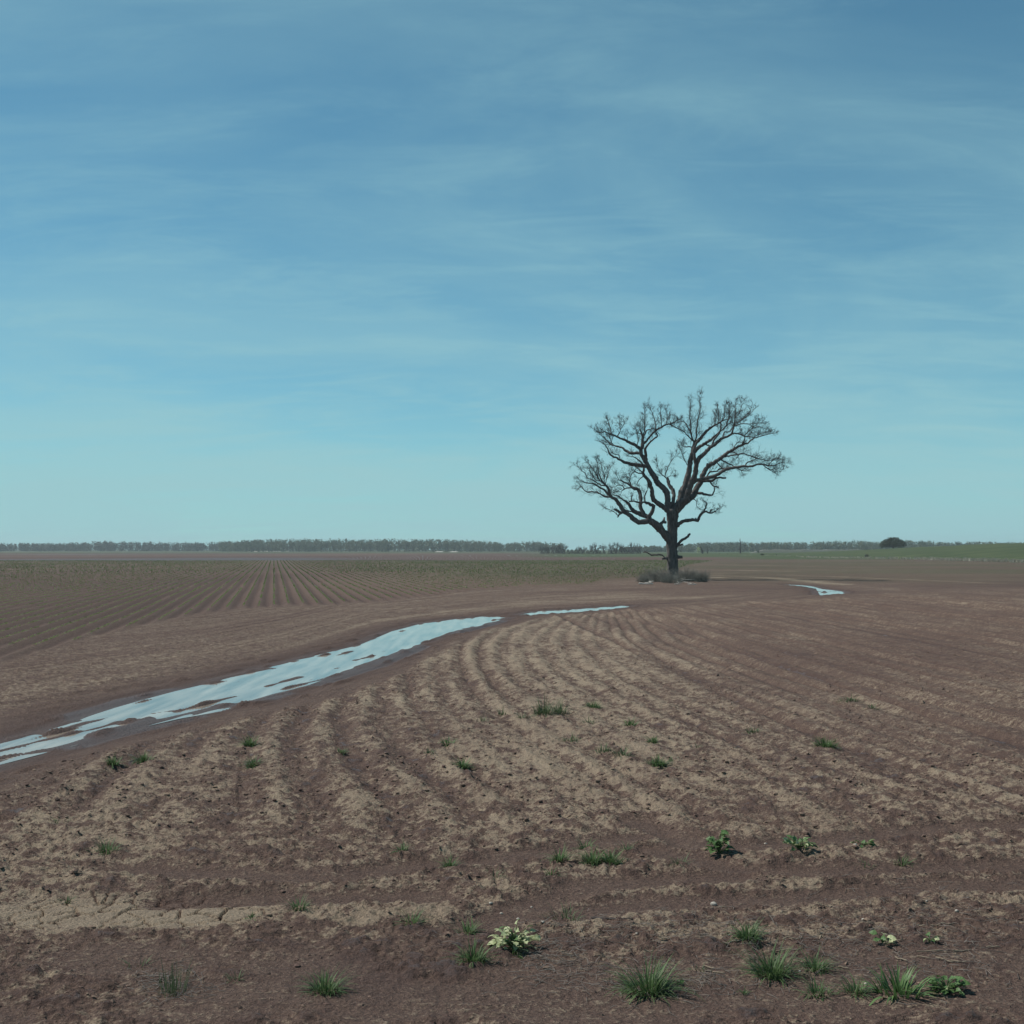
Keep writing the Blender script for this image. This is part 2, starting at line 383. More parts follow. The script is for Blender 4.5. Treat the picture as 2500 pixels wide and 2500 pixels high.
    base = base+(1-head)*rs*.26*(1-.5*rightf)+head*hs*.20
    z = z+near*((1-head)*rs*.020+head*hs*.012)*sst(90, 50, y)
    # moist strip along the road
    b_low = [(-2000, 2330), (75, 2292), (400, 2278), (650, 2262), (1000, 2262), (1250, 2285), (1500, 2300), (1800, 2318), (2100, 2290), (2430, 2240), (4000, 2180)]
    moist = sst(-14, 16, py-ip(px, b_low)+noise(x*1.1, y*1.1, 23)*22)
    base = base*(1-moist)+moist*(.09+.24*noise(x*.6, y*1.4, 24)+.10*noise(x*.3, y*.3, 25))
    # cracked silt pan
    pan = np.exp(-(((px-330)/330.)**4+((py-2232-.02*(330-px))/42.)**4))*sst(2130, 2190, py)
    pan = np.clip(pan*1.5+noise(x*1.2, y*1.2, 26)*.35*pan, 0, 1)*(1-moist)
    base = base*(1-pan)+pan*.98
    rough = np.ones(n)
    fm = r < 90
    # tracks pressed into the headland
    trk = np.zeros(n)
    s = (y > 8) & (y < 19) & (np.abs(x) < 12)
    if s.any():
        for P in TRACKS:
            trk[s] = np.maximum(trk[s], np.exp(-((pl_dist(x[s], y[s], P)+noise(x[s]*1.5, y[s]*1.5, 28)*.07)/(.27))**4))
    base = base*(1-trk*.9)-trk*.06
    # clods: raised broken lumps, the crust lies between them
    cl = np.zeros(n); cz = np.zeros(n)
    lumpy = np.maximum(near, mid*.9)
    s = (r < 120) & (lumpy > .02)
    xs, yy = x[s], y[s]
    lod = sst(120, 25, r[s])
    a1 = noise(xs/.34, yy/.34, 31); a2 = noise(xs/.16, yy/.16, 32); a3 = noise(xs/.075, yy/.075, 33); a4 = noise(xs/1.1, yy/.9, 34)
    cc = np.clip(a1+.25*a4+.1, 0, 1)*.80+np.clip(a2+.08, 0, 1)*.75*sst(70, 28, r[s])+np.clip(a3+.05, 0, 1)*.45*sst(32, 16, r[s])
    b2 = np.abs(noise(xs/.15+.3*a1, yy/.15, 35)); b3 = np.abs(noise(xs/.07+.3*a2, yy/.07, 36))   # rounded lumps with creases between
    cl[s] = cc; cz[s] = cc*.044*(.35+.65*lod)+a3*.007*sst(26, 13, r[s])+b2*.037*sst(75, 25, r[s])+b3*.027*sst(30, 15, r[s])
    cl[s] = cc+(.22-b2)*.5*sst(75, 25, r[s])
    rough = (1-.92*trk)*(1-.9*pan)*(1-moist*(.85-.75*sst(-.1, .45, noise(x*.9, y*.9, 27)+.6*sst(2370, 2290, py))))*(1-.68*rightf)
    z = z+lumpy*cz*rough-near*trk*.03
    lip = np.zeros(n)
    dn = base+.02-(cl-.30)*.85*rough*(1-pan)
    dry = dry*(1-near)+near*dn-mid*np.clip(cl-.25, 0, 1)*.5
    # cracks
    s = pan > .05
    if s.any():
        qx, qy = x[s]/.20+noise(x[s]*3, y[s]*3, 41)*.35, y[s]/.27+noise(x[s]*3, y[s]*3, 42)*.35
        ix, iy = np.floor(qx), np.floor(qy); f1 = np.full(qx.shape, 9.); f2 = np.full(qx.shape, 9.)
        for a in (-1, 0, 1):
            for b in (-1, 0, 1):
                hx = (_h(ix+a, iy+b, 51) % 1000)/1000.; hy = (_h(ix+a, iy+b, 52) % 1000)/1000.
                d = np.hypot(ix+a+hx-qx, iy+b+hy-qy)
                f2 = np.where(d < f1, f1, np.minimum(f2, d)); f1 = np.minimum(f1, d)
        ck = sst(.10, .03, f2-f1)*pan[s]*sst(-.25, .1, noise(x[s]*1.5, y[s]*1.5, 43)+.12)
        z[s] -= ck*.045; dry[s] -= ck*.9
    sk = noise(x*.16, y*.45, 81)+.7*noise(x*.45, y*1.1, 82)+.5*noise(x*1.3, y*2.4, 83)*sst(160, 70, y)
    fs = sst(38, 70, y)*sst(420, 260, y)*(1-crop)*(1-.8*near)
    dry = dry+fs*sk*.16
    z = z+fs*sk*.022
    # ---------- drain
    z = z-mud*.030+mud*noise(x*.9+along*.02, along*2.2, 61)*.016*sst(-.2, .6, wpx)
    dry = dry*(1-mud)+mud*(.13+.30*noise(x*.10, along*1.3, 62)+.14*noise(x*.7, along*3.1, 67)+fs*sk*.12)
    for P in POOLS:
        bx = [p[0] for p in P]; by = [p[1] for p in P]
        s = (x > min(bx)-3) & (x < max(bx)+3) & (y > min(by)-3) & (y < max(by)+3)
        if not s.any(): continue
        sd = poly_sd(x[s], y[s], P)
        va = x[s]*.97-y[s]*.22; ua = x[s]*.22+y[s]*.97
        sd = sd-.13+noise(va*2.2, ua*.30, 63)*.13+noise(va*6, ua*.8, 64)*.06
        t = sst(2.2, .4, sd)
        zb = WL+np.where(sd < 0, np.clip(sd*.16, -.05, 0), np.clip(sd*.045, 0, .06))+noise(va*3.2, ua*.35, 65)*.028*sst(-1.3, -.1, sd)+np.clip(noise(va*5.5, ua*.7, 70)-.36, 0, 1)*.15*sst(-1.2, -.3, sd)+noise(x[s]*1.6, y[s]*.8, 68)*.006+.002
        z[s] = z[s]*(1-t)+zb*t
        dry[s] = dry[s]*(1-t)+t*(-.10-.22*sst(.9, .1, sd))
    for P in MUD_RUTS:
        bx = [p[0] for p in P]; by = [p[1] for p in P]
        s = (x > min(bx)-2) & (x < max(bx)+2) & (y > min(by)-2) & (y < max(by)+2)
        d = pl_dist(x[s], y[s], P)+noise(x[s]*2, y[s]*1.2, 69)*.05
        k_ = np.exp(-(d/.13)**4)
        z[s] = z[s]*(1-k_)+np.minimum(z[s], WL-.012)*k_; dry[s] -= np.exp(-(d/.4)**2)*.2
    for P in MUD_RIDGES:
        bx = [p[0] for p in P]; by = [p[1] for p in P]
        s = (x > min(bx)-2) & (x < max(bx)+2) & (y > min(by)-2) & (y < max(by)+2)
        d = pl_dist(x[s], y[s], P)+noise(x[s]*2, y[s]*1.2, 66)*.08
        z[s] += np.exp(-(d/.15)**2)*.062
    # bank under the tree
    return z, np.stack([np.clip(dry, -.4, 1.3), np.clip(gr, 0, 1), np.clip(pale, 0, 1), np.clip(cl, 0, 1)], 1)

# ------------------------------------------------------------------ ground sheet
def build_ground():
    rs = [1.2, 2.5, 4, 5.5, 6.8, 7.8]
    r = 8.35
    while r < 6500:
        rs.append(r)
        if r < 22: s = max(.021, r*r/4132*.92)
        elif r < 80: s = .107+(r-22)*.0018
        elif r < 160: s = .22+(r-80)*.009
        elif r < 450: s = .95+(r-160)*.006
        else: s = r*.045
        r += s
    rs = np.array(rs)
    dense = np.linspace(-22.6, 22.6, 690)
    side = 22.6+np.cumsum(np.geomspace(.12, 18, 24)); side = side[side < 178]
    th = np.radians(np.concatenate([-side[::-1], dense, side]))
    nr, na = len(rs), len(th)
    RR, TT = np.meshgrid(rs, th, indexing='ij')
    X = (RR*np.sin(TT)).ravel(); Y = (RR*np.cos(TT)).ravel()
    Z, C = land(X, Y)
    i = np.arange(nr*na).reshape(nr, na)
    q = np.stack([i[:-1, :-1], i[:-1, 1:], i[1:, 1:], i[1:, :-1]], -1).reshape(-1, 4)
    back = np.stack([i[:-1, -1], i[:-1, 0], i[1:, 0], i[1:, -1]], -1)
    V = np.stack([X, Y, Z], 1); V = np.vstack([V, [[0, 0, 0]]]); C = np.vstack([C, [[.2, 0, 0, 0]]])
    cv = len(V)-1
    fan = np.stack([np.full(na, cv), np.roll(i[0], -1), i[0]], 1)
    me = mesh_np('ground', V, [q[:, ::-1], back[:, ::-1], fan[:, ::-1]])
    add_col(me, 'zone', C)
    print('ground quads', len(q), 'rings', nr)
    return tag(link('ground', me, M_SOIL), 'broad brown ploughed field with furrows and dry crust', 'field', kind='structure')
build_ground()

# water lying in the drain
def water_material():
    m, t, b = mat('muddy_water')
    co = nd(t, 'ShaderNodeTexCoord'); mp = nd(t, 'ShaderNodeMapping'); mp.inputs['Scale'].default_value = (2.6, .22, 1); mp.inputs['Rotation'].default_value = (0, 0, .22)
    t.links.new(co.outputs['Object'], mp.inputs[0])
    n = nd(t, 'ShaderNodeTexNoise'); n.inputs['Scale'].default_value = 1.4; n.inputs['Detail'].default_value = 5
    t.links.new(mp.outputs[0], n.inputs[0])
    r = nd(t, 'ShaderNodeValToRGB'); r.color_ramp.elements[0].color = (.13, .11, .09, 1); r.color_ramp.elements[1].color = (.38, .32, .25, 1); r.color_ramp.elements[0].position = .35; r.color_ramp.elements[1].position = .68
    t.links.new(n.outputs[0], r.inputs[0]); t.links.new(r.outputs[0], b.inputs['Base Color'])
    b.inputs['Roughness'].default_value = .09; b.inputs['IOR'].default_value = 1.33; b.inputs['Specular IOR Level'].default_value = .5
    n2 = nd(t, 'ShaderNodeTexNoise'); n2.inputs['Scale'].default_value = 9; n2.inputs['Detail'].default_value = 3
    t.links.new(mp.outputs[0], n2.inputs[0])
    bp = nd(t, 'ShaderNodeBump'); bp.inputs['Strength'].default_value = .10; bp.inputs['Distance'].default_value = .02
    t.links.new(n2.outputs[0], bp.inputs['Height']); t.links.new(bp.outputs[0], b.inputs['Normal'])
    return m
M_WATER = water_material()
for up, lo, lab in ((POOL_A_UP, POOL_A_LO, 'long sheet of muddy water curving along the drain'), (POOL_B_UP, POOL_B_LO, 'thin tapering streak of water at the bend of the drain'),
                    (POOL_C_UP, POOL_C_LO, 'small streaky puddle in the ruts beyond the tree')):
    xs = np.linspace(up[0][0], up[-1][0], 90)
    V = []
    for xx in xs:
        a = px2g(xx, ip(xx, up), WL); b = px2g(xx, ip(xx, lo), WL)
        e = .55
        V += [(a[0], a[1]+e*(1.6 if up is POOL_A_UP else 1), WL), (b[0], b[1]-e*(3.0 if up is POOL_A_UP else 1), WL)]
    Fq = [(2*i, 2*i+1, 2*i+3, 2*i+2) for i in range(len(xs)-1)]
    tag(link('water', mesh_np('water', V, np.array(Fq)), M_WATER), lab, 'water', kind='structure')

# grassy hill on the right
M_HILL = simple('hill_grass', (.036, .054, .024), (.080, .095, .042), .06, .95, 0, 8, .1)
def build_hill():
    pxs = np.linspace(1560, 4200, 170); V = []
    foot = [(1560, 1356.5), (1800, 1358), (2020, 1361.5), (2150, 1363), (2281, 1366), (2427, 1369.5), (2700, 1378), (4200, 1400)]
    top = [(1560, 1352), (1800, 1351.6), (1950, 1349.5), (2050, 1345.5), (2150, 1341), (2207, 1337.5), (2259, 1335), (2324, 1333), (2357, 1330.5), (2427, 1328), (2600, 1325), (4200, 1318)]
    U = np.concatenate([np.linspace(0, 1, 26), np.linspace(1.05, 2.2, 12)])
    for p in pxs:
        df = CH*F/(ip(p, foot)-HOR); dc = max(df+220, 640.)
        zc = CH+(HOR-ip(p, top))/F*dc
        for u in U:
            y = df+(dc-df)*u
            if u <= 1: z = zc*(1-(1-u)**1.7)
            else: z = zc*max(0, 1-((u-1)/1.2)**2)
            y0 = y; x0 = (p-CX)/F*y
            z = z-.06 if u == 0 or u > 2.19 else z+.10*math.sin(x0*.03+u*7)*min(1, u*3)+.02
            V.append((x0, y, z))
    m = len(U); i = np.arange(len(V)).reshape(-1, m)
    q = np.stack([i[:-1, :-1], i[1:, :-1], i[1:, 1:], i[:-1, 1:]], -1).reshape(-1, 4)
    tag(link('hill', mesh_np('hill', V, q), M_HILL), 'low green grassy hill rising beyond the brown field', 'hill', kind='structure')
    return foot, top
HFOOT, HTOP = build_hill()
# pale levee line in front of the right wood
def build_levee():
    V = []; n = 40
    for i in range(n+1):
        p = 1830+(2175-1830)*i/n; D = 1080
        x = (p-CX)/F*D; t = min(1, i/4, (n-i)/4)
        h = (2.62+.12*math.sin(i*.9))*t
        V += [(x, D-9, -.1), (x, D-1.6, h-.10*t), (x, D+1.4, h), (x, D+12, -.1)]
    i = np.arange(len(V)).reshape(-1, 4)
    q = np.stack([i[:-1, :-1], i[1:, :-1], i[1:, 1:], i[:-1, 1:]], -1).reshape(-1, 4)
    me = mesh_np('levee', V, q); me.materials.append(simple('levee_grass', (.05, .06, .05), (.08, .085, .06), .2)); me.materials.append(simple('levee_gravel', (.30, .28, .24), (.40, .38, .34), .5))
    mi = np.zeros(len(q), np.int32); mi[1::3] = 1; me.polygons.foreach_set('material_index', mi)
    tag(link('levee', me), 'thin pale-topped levee bank in front of the distant wood', 'levee', kind='structure')
build_levee()

# ------------------------------------------------------------------ tubes
def frames(P):
    T = np.gradient(P, axis=0); T /= np.linalg.norm(T, axis=1)[:, None]+1e-9
    ref = np.array([0., 1., 0.]); N = []
    n = np.cross(T[0], ref)
    if np.linalg.norm(n) < .05: n = np.cross(T[0], [1, 0, 0])
    for t in T:
        n = n-t*np.dot(n, t); n /= np.linalg.norm(n)+1e-9; N.append(n.copy())
    N = np.array(N); return N, np.cross(T, N)
class Tubes:
    def __init__(s): s.V = []; s.Q = []; s.T = []; s.n = 0
    def add(s, P, r, k=6, jit=0., cap=True):
        P = np.asarray(P, float); r = np.asarray(r, float); m = len(P)
        N, B = frames(P); a = np.linspace(0, 2*np.pi, k, endpoint=False)
        rr = r[:, None]*np.ones((1, k))
        if jit: rr = rr*(1+jit*rng.normal(size=(m, k)))
        V = P[:, None]+(N[:, None]*np.cos(a)[None, :, None]+B[:, None]*np.sin(a)[None, :, None])*rr[..., None]
        s.V.append(V.reshape(-1, 3)); i = np.arange(m*k).reshape(m, k)+s.n; j = np.roll(i, -1, 1)
        s.Q.append(np.stack([i[:-1], j[:-1], j[1:], i[1:]], -1).reshape(-1, 4)); s.n += m*k
        if cap:
            s.V.append(P[-1:]+ (P[-1:]-P[-2:-1])/(np.linalg.norm(P[-1]-P[-2])+1e-9)*r[-1]*.3)
            s.T.append(np.stack([i[-1], j[-1], np.full(k, s.n)], 1)); s.n += 1
    def mesh(s, name):
        return mesh_np(name, np.vstack(s.V), [np.vstack(s.Q)]+([np.vstack(s.T)] if s.T else []))
def catmull(P, r, step):
    P = np.asarray(P, float); r = np.asarray(r, float)
    Q = np.vstack([2*P[0]-P[1], P, 2*P[-1]-P[-2]]); oP = []; oR = []
    for i in range(len(P)-1):
        p0, p1, p2, p3 = Q[i:i+4]; L = np.linalg.norm(p2-p1); n = max(2, int(L/step))
        for t in np.arange(n)/n:
            oP.append(.5*((2*p1)+(-p0+p2)*t+(2*p0-5*p1+4*p2-p3)*t*t+(-p0+3*p1-3*p2+p3)*t**3)); oR.append(r[i]*(1-t)+r[i+1]*t)
    oP.append(P[-1]); oR.append(r[-1]); return np.array(oP), np.array(oR)

# ------------------------------------------------------------------ the lone oak
TD = CH*F/(1414.5-HOR)                      # its distance from where the trunk meets the ground
MPP = TD/F                                  # metres per photo pixel at the tree
TBX = (1641-CX)/F*TD
REG = {1: (.13458, 1400, 950), 2: (.1501, 1640, 950), 3: (.13458, 1400, 1170), 4: (.1346, 1560, 1170)}
def rp(p, reg):
    s, ox, oy = REG[p[2] if len(p) > 2 else reg]; return ox+p[0]*s, oy+p[1]*s
# (region, points, radius start px, radius end px, depth slope, name group)
LIMBS = [
 ('A', 4, [(560,600),(545,500),(525,400),(515,310),(480,200),(400,120),(310,30),(1500,1640,1),(1430,1530,1),(1370,1430,1),(1310,1310,1),(1260,1230,1),(1225,1150,1),(1250,1000,1),(1255,880,1),(1240,800,1),(1205,720,1)], [8.5,8,7.5,7.4,7.8,7.2,6.8,6.6,6.2,6,5.6,5,4.6,4.4,3.6,2.8,1.5], .10),
 ('A', 1, [(1320,1300),(1310,1180),(1300,1080),(1350,1020),(1400,950),(1480,890),(1525,850),(1500,790)], [4,3.6,3.4,3,2.8,2.5,2.2,1.5], -.5),
 ('A', 1, [(1258,1000),(1330,940),(1390,860),(1460,780),(1510,740),(1600,690),(1690,640),(1750,635),(1830,600),(1930,550)], [3.2,3,3,2.9,2.9,2.5,2.2,1.8,1.2,.6], .35),
 ('A', 1, [(1745,640),(1840,680),(1930,740)], [1.5,1.1,.5], .5),
 ('A', 1, [(1262,880),(1310,800),(1330,745),(1390,740),(1440,715),(1500,740)], [2,2,1.8,1.5,1.3,1], -.6),
 ('A', 1, [(1500,740),(1490,640),(1470,560),(1440,460),(1400,360)], [2,1.7,1.3,1,.5], .3),
 ('A', 1, [(1270,870),(1285,740),(1290,600),(1300,450),(1300,310)], [1.7,1.5,1.3,1,.5], .2),
 ('A', 1, [(1240,810),(1180,800),(1100,820)], [1.5,1.1,.5], -.5),
 ('A', 1, [(1228,1120),(1180,1060),(1110,1010),(1060,990),(980,950),(880,900),(790,860),(700,830),(640,800),(560,780),(480,790),(400,740)], [4.2,4,3.7,3.5,3.3,3,2.7,2.3,2,1.6,1.1,.5], -.3),
 ('A', 1, [(680,820),(680,740),(650,640),(620,550)], [2,1.6,1.1,.5], .4),
 ('A', 1, [(790,860),(840,790),(850,740),(890,680),(940,600)], [1.5,1.4,1.2,.9,.5], -.4),
 ('A', 1, [(848,740),(835,640),(840,540)], [1.1,.8,.4], .3),
 ('A', 1, [(1225,1150),(1120,1160),(1020,1150),(940,1110),(880,1060),(820,1045),(740,1020),(670,1000),(620,940),(560,890),(510,840),(470,800)], [4,3.7,3.4,3.2,3,2.7,2.4,2,1.7,1.3,.9,.5], .45),
 ('A', 1, [(730,1020),(680,950),(660,860),(640,800)], [1.4,1.2,1,.7], -.4),
 ('A', 1, [(1340,1390),(1270,1395),(1200,1385),(1100,1370),(1000,1345),(900,1310),(800,1250),(700,1210),(650,1160),(620,1080),(560,1000),(500,960)], [5,4.8,4.6,4.3,4,3.5,3,2.6,2.2,1.7,1.1,.5], -.45),
 ('A', 1, [(830,1270),(825,1200),(760,1180),(700,1160)], [1.6,1.5,1.2,.7], .4),
 ('A', 1, [(1440,1560),(1450,1500)], [4.5,3.2], .0),
 ('B', 4, [(560,600),(500,550),(400,470),(290,400),(250,320),(240,220),(200,110),(170,30),(1400,1740,1),(1370,1660,1),(1310,1600,1),(1270,1550,1),(1280,1470,1),(1265,1400,1),(1240,1340,1),(1180,1290,1),(1120,1240,1),(1050,1220,1)], [7.5,6.8,6.2,6,5.6,5.2,4.8,4.7,4.6,4.4,4.1,3.5,3,2.7,2.4,2,1.5,.8], -.35),
 ('B', 1, [(1265,1560),(1240,1500),(1150,1430),(1110,1400)], [2.4,2.1,1.6,1], .3),
 ('B', 1, [(1255,1530),(1180,1520),(1090,1500),(1040,1580),(1015,1650)], [2,1.7,1.5,1.3,1], -.4),
 ('B', 1, [(1260,1585),(1200,1630),(1160,1700),(1150,1750)], [1.5,1.3,1,.6], .4),
 ('B', 1, [(1095,1500),(1130,1450),(1160,1430)], [1.1,.9,.5], .2),
 ('C', 4, [(600,560),(615,440),(630,300),(610,190),(560,120),(530,40),(1720,1690,1),(1705,1610,1)], [5.5,4.8,4.5,4.4,4.3,4.1,4,3.5], .45),
 ('C', 1, [(1700,1625),(1660,1590),(1690,1480),(1730,1380),(1790,1290),(1850,1200)], [2,1.7,1.4,1.1,.8,.4], .2),
 ('C', 1, [(1675,1600),(1580,1530),(1540,1430),(1510,1330)], [1.3,1.1,.8,.4], -.3),
 ('C', 1, [(1700,1600),(1760,1575),(1840,1580)], [1,.8,.4], .4),
 ('D', 3, [(1790,1180),(1720,1070),(1660,1000),(1560,880),(1450,790),(1370,740)], [10.5,10.5,10,9.3,8.6,7.8], -.25),
 ('D', 3, [(1400,750),(1370,755),(1250,780),(1160,770),(1090,720),(1010,640),(920,590),(870,510),(820,430),(770,370),(690,320),(640,240),(640,180),(590,100),(520,30),(480,1580,1),(445,1450,1),(430,1340,1)], [7,6.6,6.2,6,5.8,5.6,5.4,5,4.8,4.4,4.1,3.6,3.3,2.8,2.3,1.7,1.1,.5], -.15),
 ('D', 3, [(930,595),(850,605),(800,570),(740,545)], [4,3.6,3.2,3], -.4),
 ('D', 3, [(845,610),(830,650),(800,690)], [2.4,2.2,2], .3),
 ('D', 3, [(815,670),(740,590),(660,555),(600,520)], [1.1,1,.8,.3], .1),
 ('D', 3, [(680,325),(570,310),(490,270),(440,240),(340,230),(260,240),(200,200),(150,140),(100,150)], [2.9,2.7,2.5,2.3,2.1,1.8,1.4,1,.5], .35),
 ('D', 3, [(640,290),(560,190),(480,150),(420,110),(360,80),(260,75),(190,50),(100,0)], [3.1,2.9,2.6,2.3,2,1.6,1.1,.5], -.35),
 ('D', 3, [(600,110),(530,110),(440,70),(360,20),(260,1610,1),(200,1520,1),(120,1450,1),(80,1400,1)], [2,2,1.9,1.7,1.4,1.1,.8,.4], .3),
 ('D', 1, [(570,1740),(480,1660),(400,1640),(330,1540),(280,1480)], [2,1.7,1.4,1.1,.6], -.3),
 ('D', 1, [(580,1720),(600,1620),(640,1500),(680,1400)], [1.5,1.2,.9,.4], .4),
 ('E', 3, [(1390,720),(1350,690),(1250,650),(1130,600),(1060,550),(1020,470),(980,430),(900,370),(820,310),(760,290),(700,290)], [6.4,6,5.4,5,4.6,4,3.2,2.4,1.9,1.4,.8], .30),
 ('E', 3, [(1070,580),(1000,580),(930,550)], [2.2,1.9,1.6], -.2),
 ('F', 3, [(1320,680),(1300,660),(1240,570),(1215,500),(1225,400),(1215,280),(1200,220),(1150,180),(1080,160),(1030,110),(980,80),(900,50),(850,20),(820,1640,1),(780,1540,1)], [5.4,5.2,4.8,4.6,4.6,4.4,4.2,3.9,3.5,3.1,2.7,2.2,1.6,1.1,.5], .25),
 ('F', 3, [(1207,260),(1205,210),(1198,165)], [2,1.7,1], -.2),
 ('F', 3, [(1070,150),(1000,160),(920,180),(880,210),(860,270)], [2.2,1.9,1.5,1.1,.5], -.4),
 ('F', 3, [(920,178),(890,120),(800,105),(760,140),(700,140)], [1.4,1.3,1.1,.8,.4], .3),
 ('F', 3, [(1045,120),(1025,40),(1015,1670,1),(1020,1610,1),(950,1590,1)], [2,1.8,1.5,1.2,.6], .4),
 ('F', 3, [(880,170),(780,220),(700,245)], [1.1,.8,.4], -.3),
 ('G', 3, [(1360,720),(1370,680),(1430,590),(1450,490),(1400,460),(1330,430),(1270,415),(1170,425),(1100,400),(1010,405)], [5,4.7,4.5,4.4,3.9,3.4,3,2.6,2.2,1.7], -.5),
 ('G', 3, [(1300,410),(1290,340),(1320,240),(1340,200)], [2.3,2.1,1.8,1], .3),
 ('G', 3, [(1050,395),(1060,320),(1085,255)], [1.5,1.3,.8], .3),
 ('D', 3, [(1560,850),(1600,800),(1640,760),(1650,690)], [4.4,4,3.4,2], .4),
 ('D', 3, [(1630,770),(1680,785)], [3.6,3.2], .4),
 ('D', 3, [(1570,930),(1510,945)], [4.4,2.6], -.2),
 ('H', 4, [(640,620),(670,520),(730,440),(760,330),(790,200),(220,1560,2),(260,1430,2),(290,1280,2),(310,1150,2),(350,1010,2),(372,900,2),(430,840,2),(500,760,2),(560,690,2),(640,620,2),(740,570,2),(830,510,2),(930,480,2),(1000,450,2)], [10.5,10,9.4,8.6,8.2,7.6,7.2,6.6,6.2,6,5,4.4,4,3.4,2.9,2.4,1.9,1.3,.6], .18),
 ('H', 2, [(372,890),(330,800),(310,700),(250,610),(230,550),(150,530),(60,560)], [2.6,2.4,2.1,1.8,1.5,1.1,.5], .4),
 ('H', 2, [(310,695),(302,560),(295,400),(300,280),(310,180)], [1.9,1.6,1.3,1,.4], .2),
 ('H', 2, [(378,870),(400,760),(405,620),(420,510),(450,400),(460,300),(455,200),(455,110)], [2.4,2.2,2,1.8,1.5,1.2,.8,.4], -.2),
 ('H', 2, [(362,860),(280,780),(200,690),(110,650),(30,610),(-20,590)], [1.9,1.7,1.4,1.1,.8,.4], -.5),
 ('H', 2, [(350,960),(280,940),(210,940),(160,910)], [2.1,1.8,1.4,.7], .4),
 ('H', 2, [(365,1030),(450,940),(550,880),(640,820),(700,760),(780,700),(850,640),(920,570),(1000,540)], [4.6,4.2,3.8,3.2,2.8,2.3,1.8,1.2,.6], -.35),
 ('H', 2, [(550,885),(620,930),(660,930)], [2.4,2.2,1.8], .3),
 ('I', 4, [(640,620),(690,530),(760,430),(860,330),(320,1520,2),(370,1420,2),(390,1310,2),(410,1200,2),(460,1120,2),(550,1030,2),(620,950,2),(720,890,2),(800,810,2),(900,770,2),(980,720,2),(1000,640,2),(1020,550,2),(1030,440,2),(1040,300,2),(1050,230,2)], [9,8.6,8,7.4,6.8,6.2,5.8,5.4,5,4.7,4.4,4,3.5,3.1,2.7,2.2,1.8,1.4,.9,.4], -.30),
 ('I', 2, [(385,1210),(370,1100),(360,1000),(390,900),(440,820)], [4,3.6,3.2,2.8,2], -.2),
 ('I', 2, [(980,725),(1080,720),(1160,760),(1240,770),(1330,780),(1430,730),(1520,700)], [2.3,2,1.8,1.5,1.2,.8,.4], .3),
 ('I', 2, [(660,920),(690,820),(760,740),(800,640),(800,560),(820,500),(900,420)], [3,2.7,2.4,2,1.6,1.1,.5], -.3),
 ('I', 2, [(560,690),(620,650),(700,560),(690,480),(720,380)], [2,1.8,1.4,.9,.4], .4),
 ('I', 2, [(830,790),(860,700),(940,690),(1010,600),(1100,520),(1200,440)], [2.1,1.9,1.6,1.3,.9,.4], .5),
 ('J', 4, [(650,600),(740,510),(860,390),(980,300),(400,1620,2),(470,1510,2),(500,1400,2),(570,1280,2),(680,1200,2),(800,1120,2),(900,1040,2),(980,990,2),(1080,940,2),(1160,900,2),(1230,880,2),(1300,820,2),(1400,780,2),(1550,740,2),(1650,720,2)], [9,8.4,7.8,7.4,7,6.4,6,5.4,5,4.6,4.2,3.8,3.3,2.9,2.4,2,1.5,.9,.4], .35),
 ('I', 2, [(1005,610),(1110,570),(1230,565),(1350,560),(1480,550)], [1.6,1.4,1.1,.8,.4], .2),
 ('I', 2, [(1090,530),(1190,470),(1260,420),(1350,320)], [1.3,1.1,.8,.4], -.3),
 ('I', 2, [(1025,480),(1090,390),(1130,310),(1150,210)], [1.3,1.1,.8,.4], .4),
 ('I', 2, [(880,600),(930,480),(940,390),(930,280)], [1.4,1.2,.9,.4], -.1),
 ('I', 2, [(1170,765),(1270,670),(1400,610),(1540,660)], [1.4,1.2,.9,.4], -.2),
 ('I', 2, [(1270,670),(1370,580),(1450,500)], [1.1,.9,.4], .3),
 ('H', 2, [(740,570),(765,470),(755,370),(735,270)], [1.4,1.2,.9,.4], .3),
 ('H', 2, [(830,510),(860,420),(850,320),(870,260)], [1.3,1.1,.8,.4], -.3),
 ('H', 2, [(290,1280),(210,1160),(170,1060),(130,950)], [1.4,1.1,.8,.4], -.4),
 ('D', 1, [(480,1660),(390,1510),(310,1390),(240,1320)], [1.5,1.2,.9,.4], .3),
 ('D', 1, [(560,1720),(555,1570),(520,1430),(475,1270)], [1.5,1.2,.9,.4], -.3),
 ('A', 1, [(1150,1035),(1175,900),(1160,800),(1130,700)], [1.4,1.1,.8,.4], .4),
 ('A', 1, [(960,945),(985,880),(940,830)], [1.2,1,.5], -.4),
 ('A', 1, [(1600,690),(1590,560),(1580,450),(1590,340)], [1.5,1.2,.9,.4], -.2),
 ('A', 1, [(1690,640),(1700,530),(1680,420)], [1.3,1,.4], .3),
 ('J', 2, [(1140,905),(1180,840),(1180,770),(1150,740)], [2,1.8,1.4,.8], -.3),
 ('J', 2, [(1010,975),(1020,930),(1080,870),(1140,870)], [1.5,1.3,1,.6], .3),
 ('J', 2, [(850,1100),(930,1085),(1050,1070),(1140,1050),(1240,1070),(1330,1110),(1400,1130),(1500,1150),(1560,1160),(1650,1150)], [2.6,2.4,2.2,2,1.8,1.6,1.4,1.1,.8,.4], -.35),
 ('J', 2, [(940,1020),(1030,1040),(1080,1080),(1050,1130)], [1.8,1.6,1.3,.9], -.5),
 ('J', 2, [(575,1280),(580,1205)], [4.2,2.2], -.1),
 ('J', 2, [(790,1140),(880,1190),(960,1230),(1020,1260)], [2.3,2,1.8,1.5], .2),
 ('J', 2, [(735,1180),(780,1250),(840,1290)], [1.9,1.6,1.1], -.3),
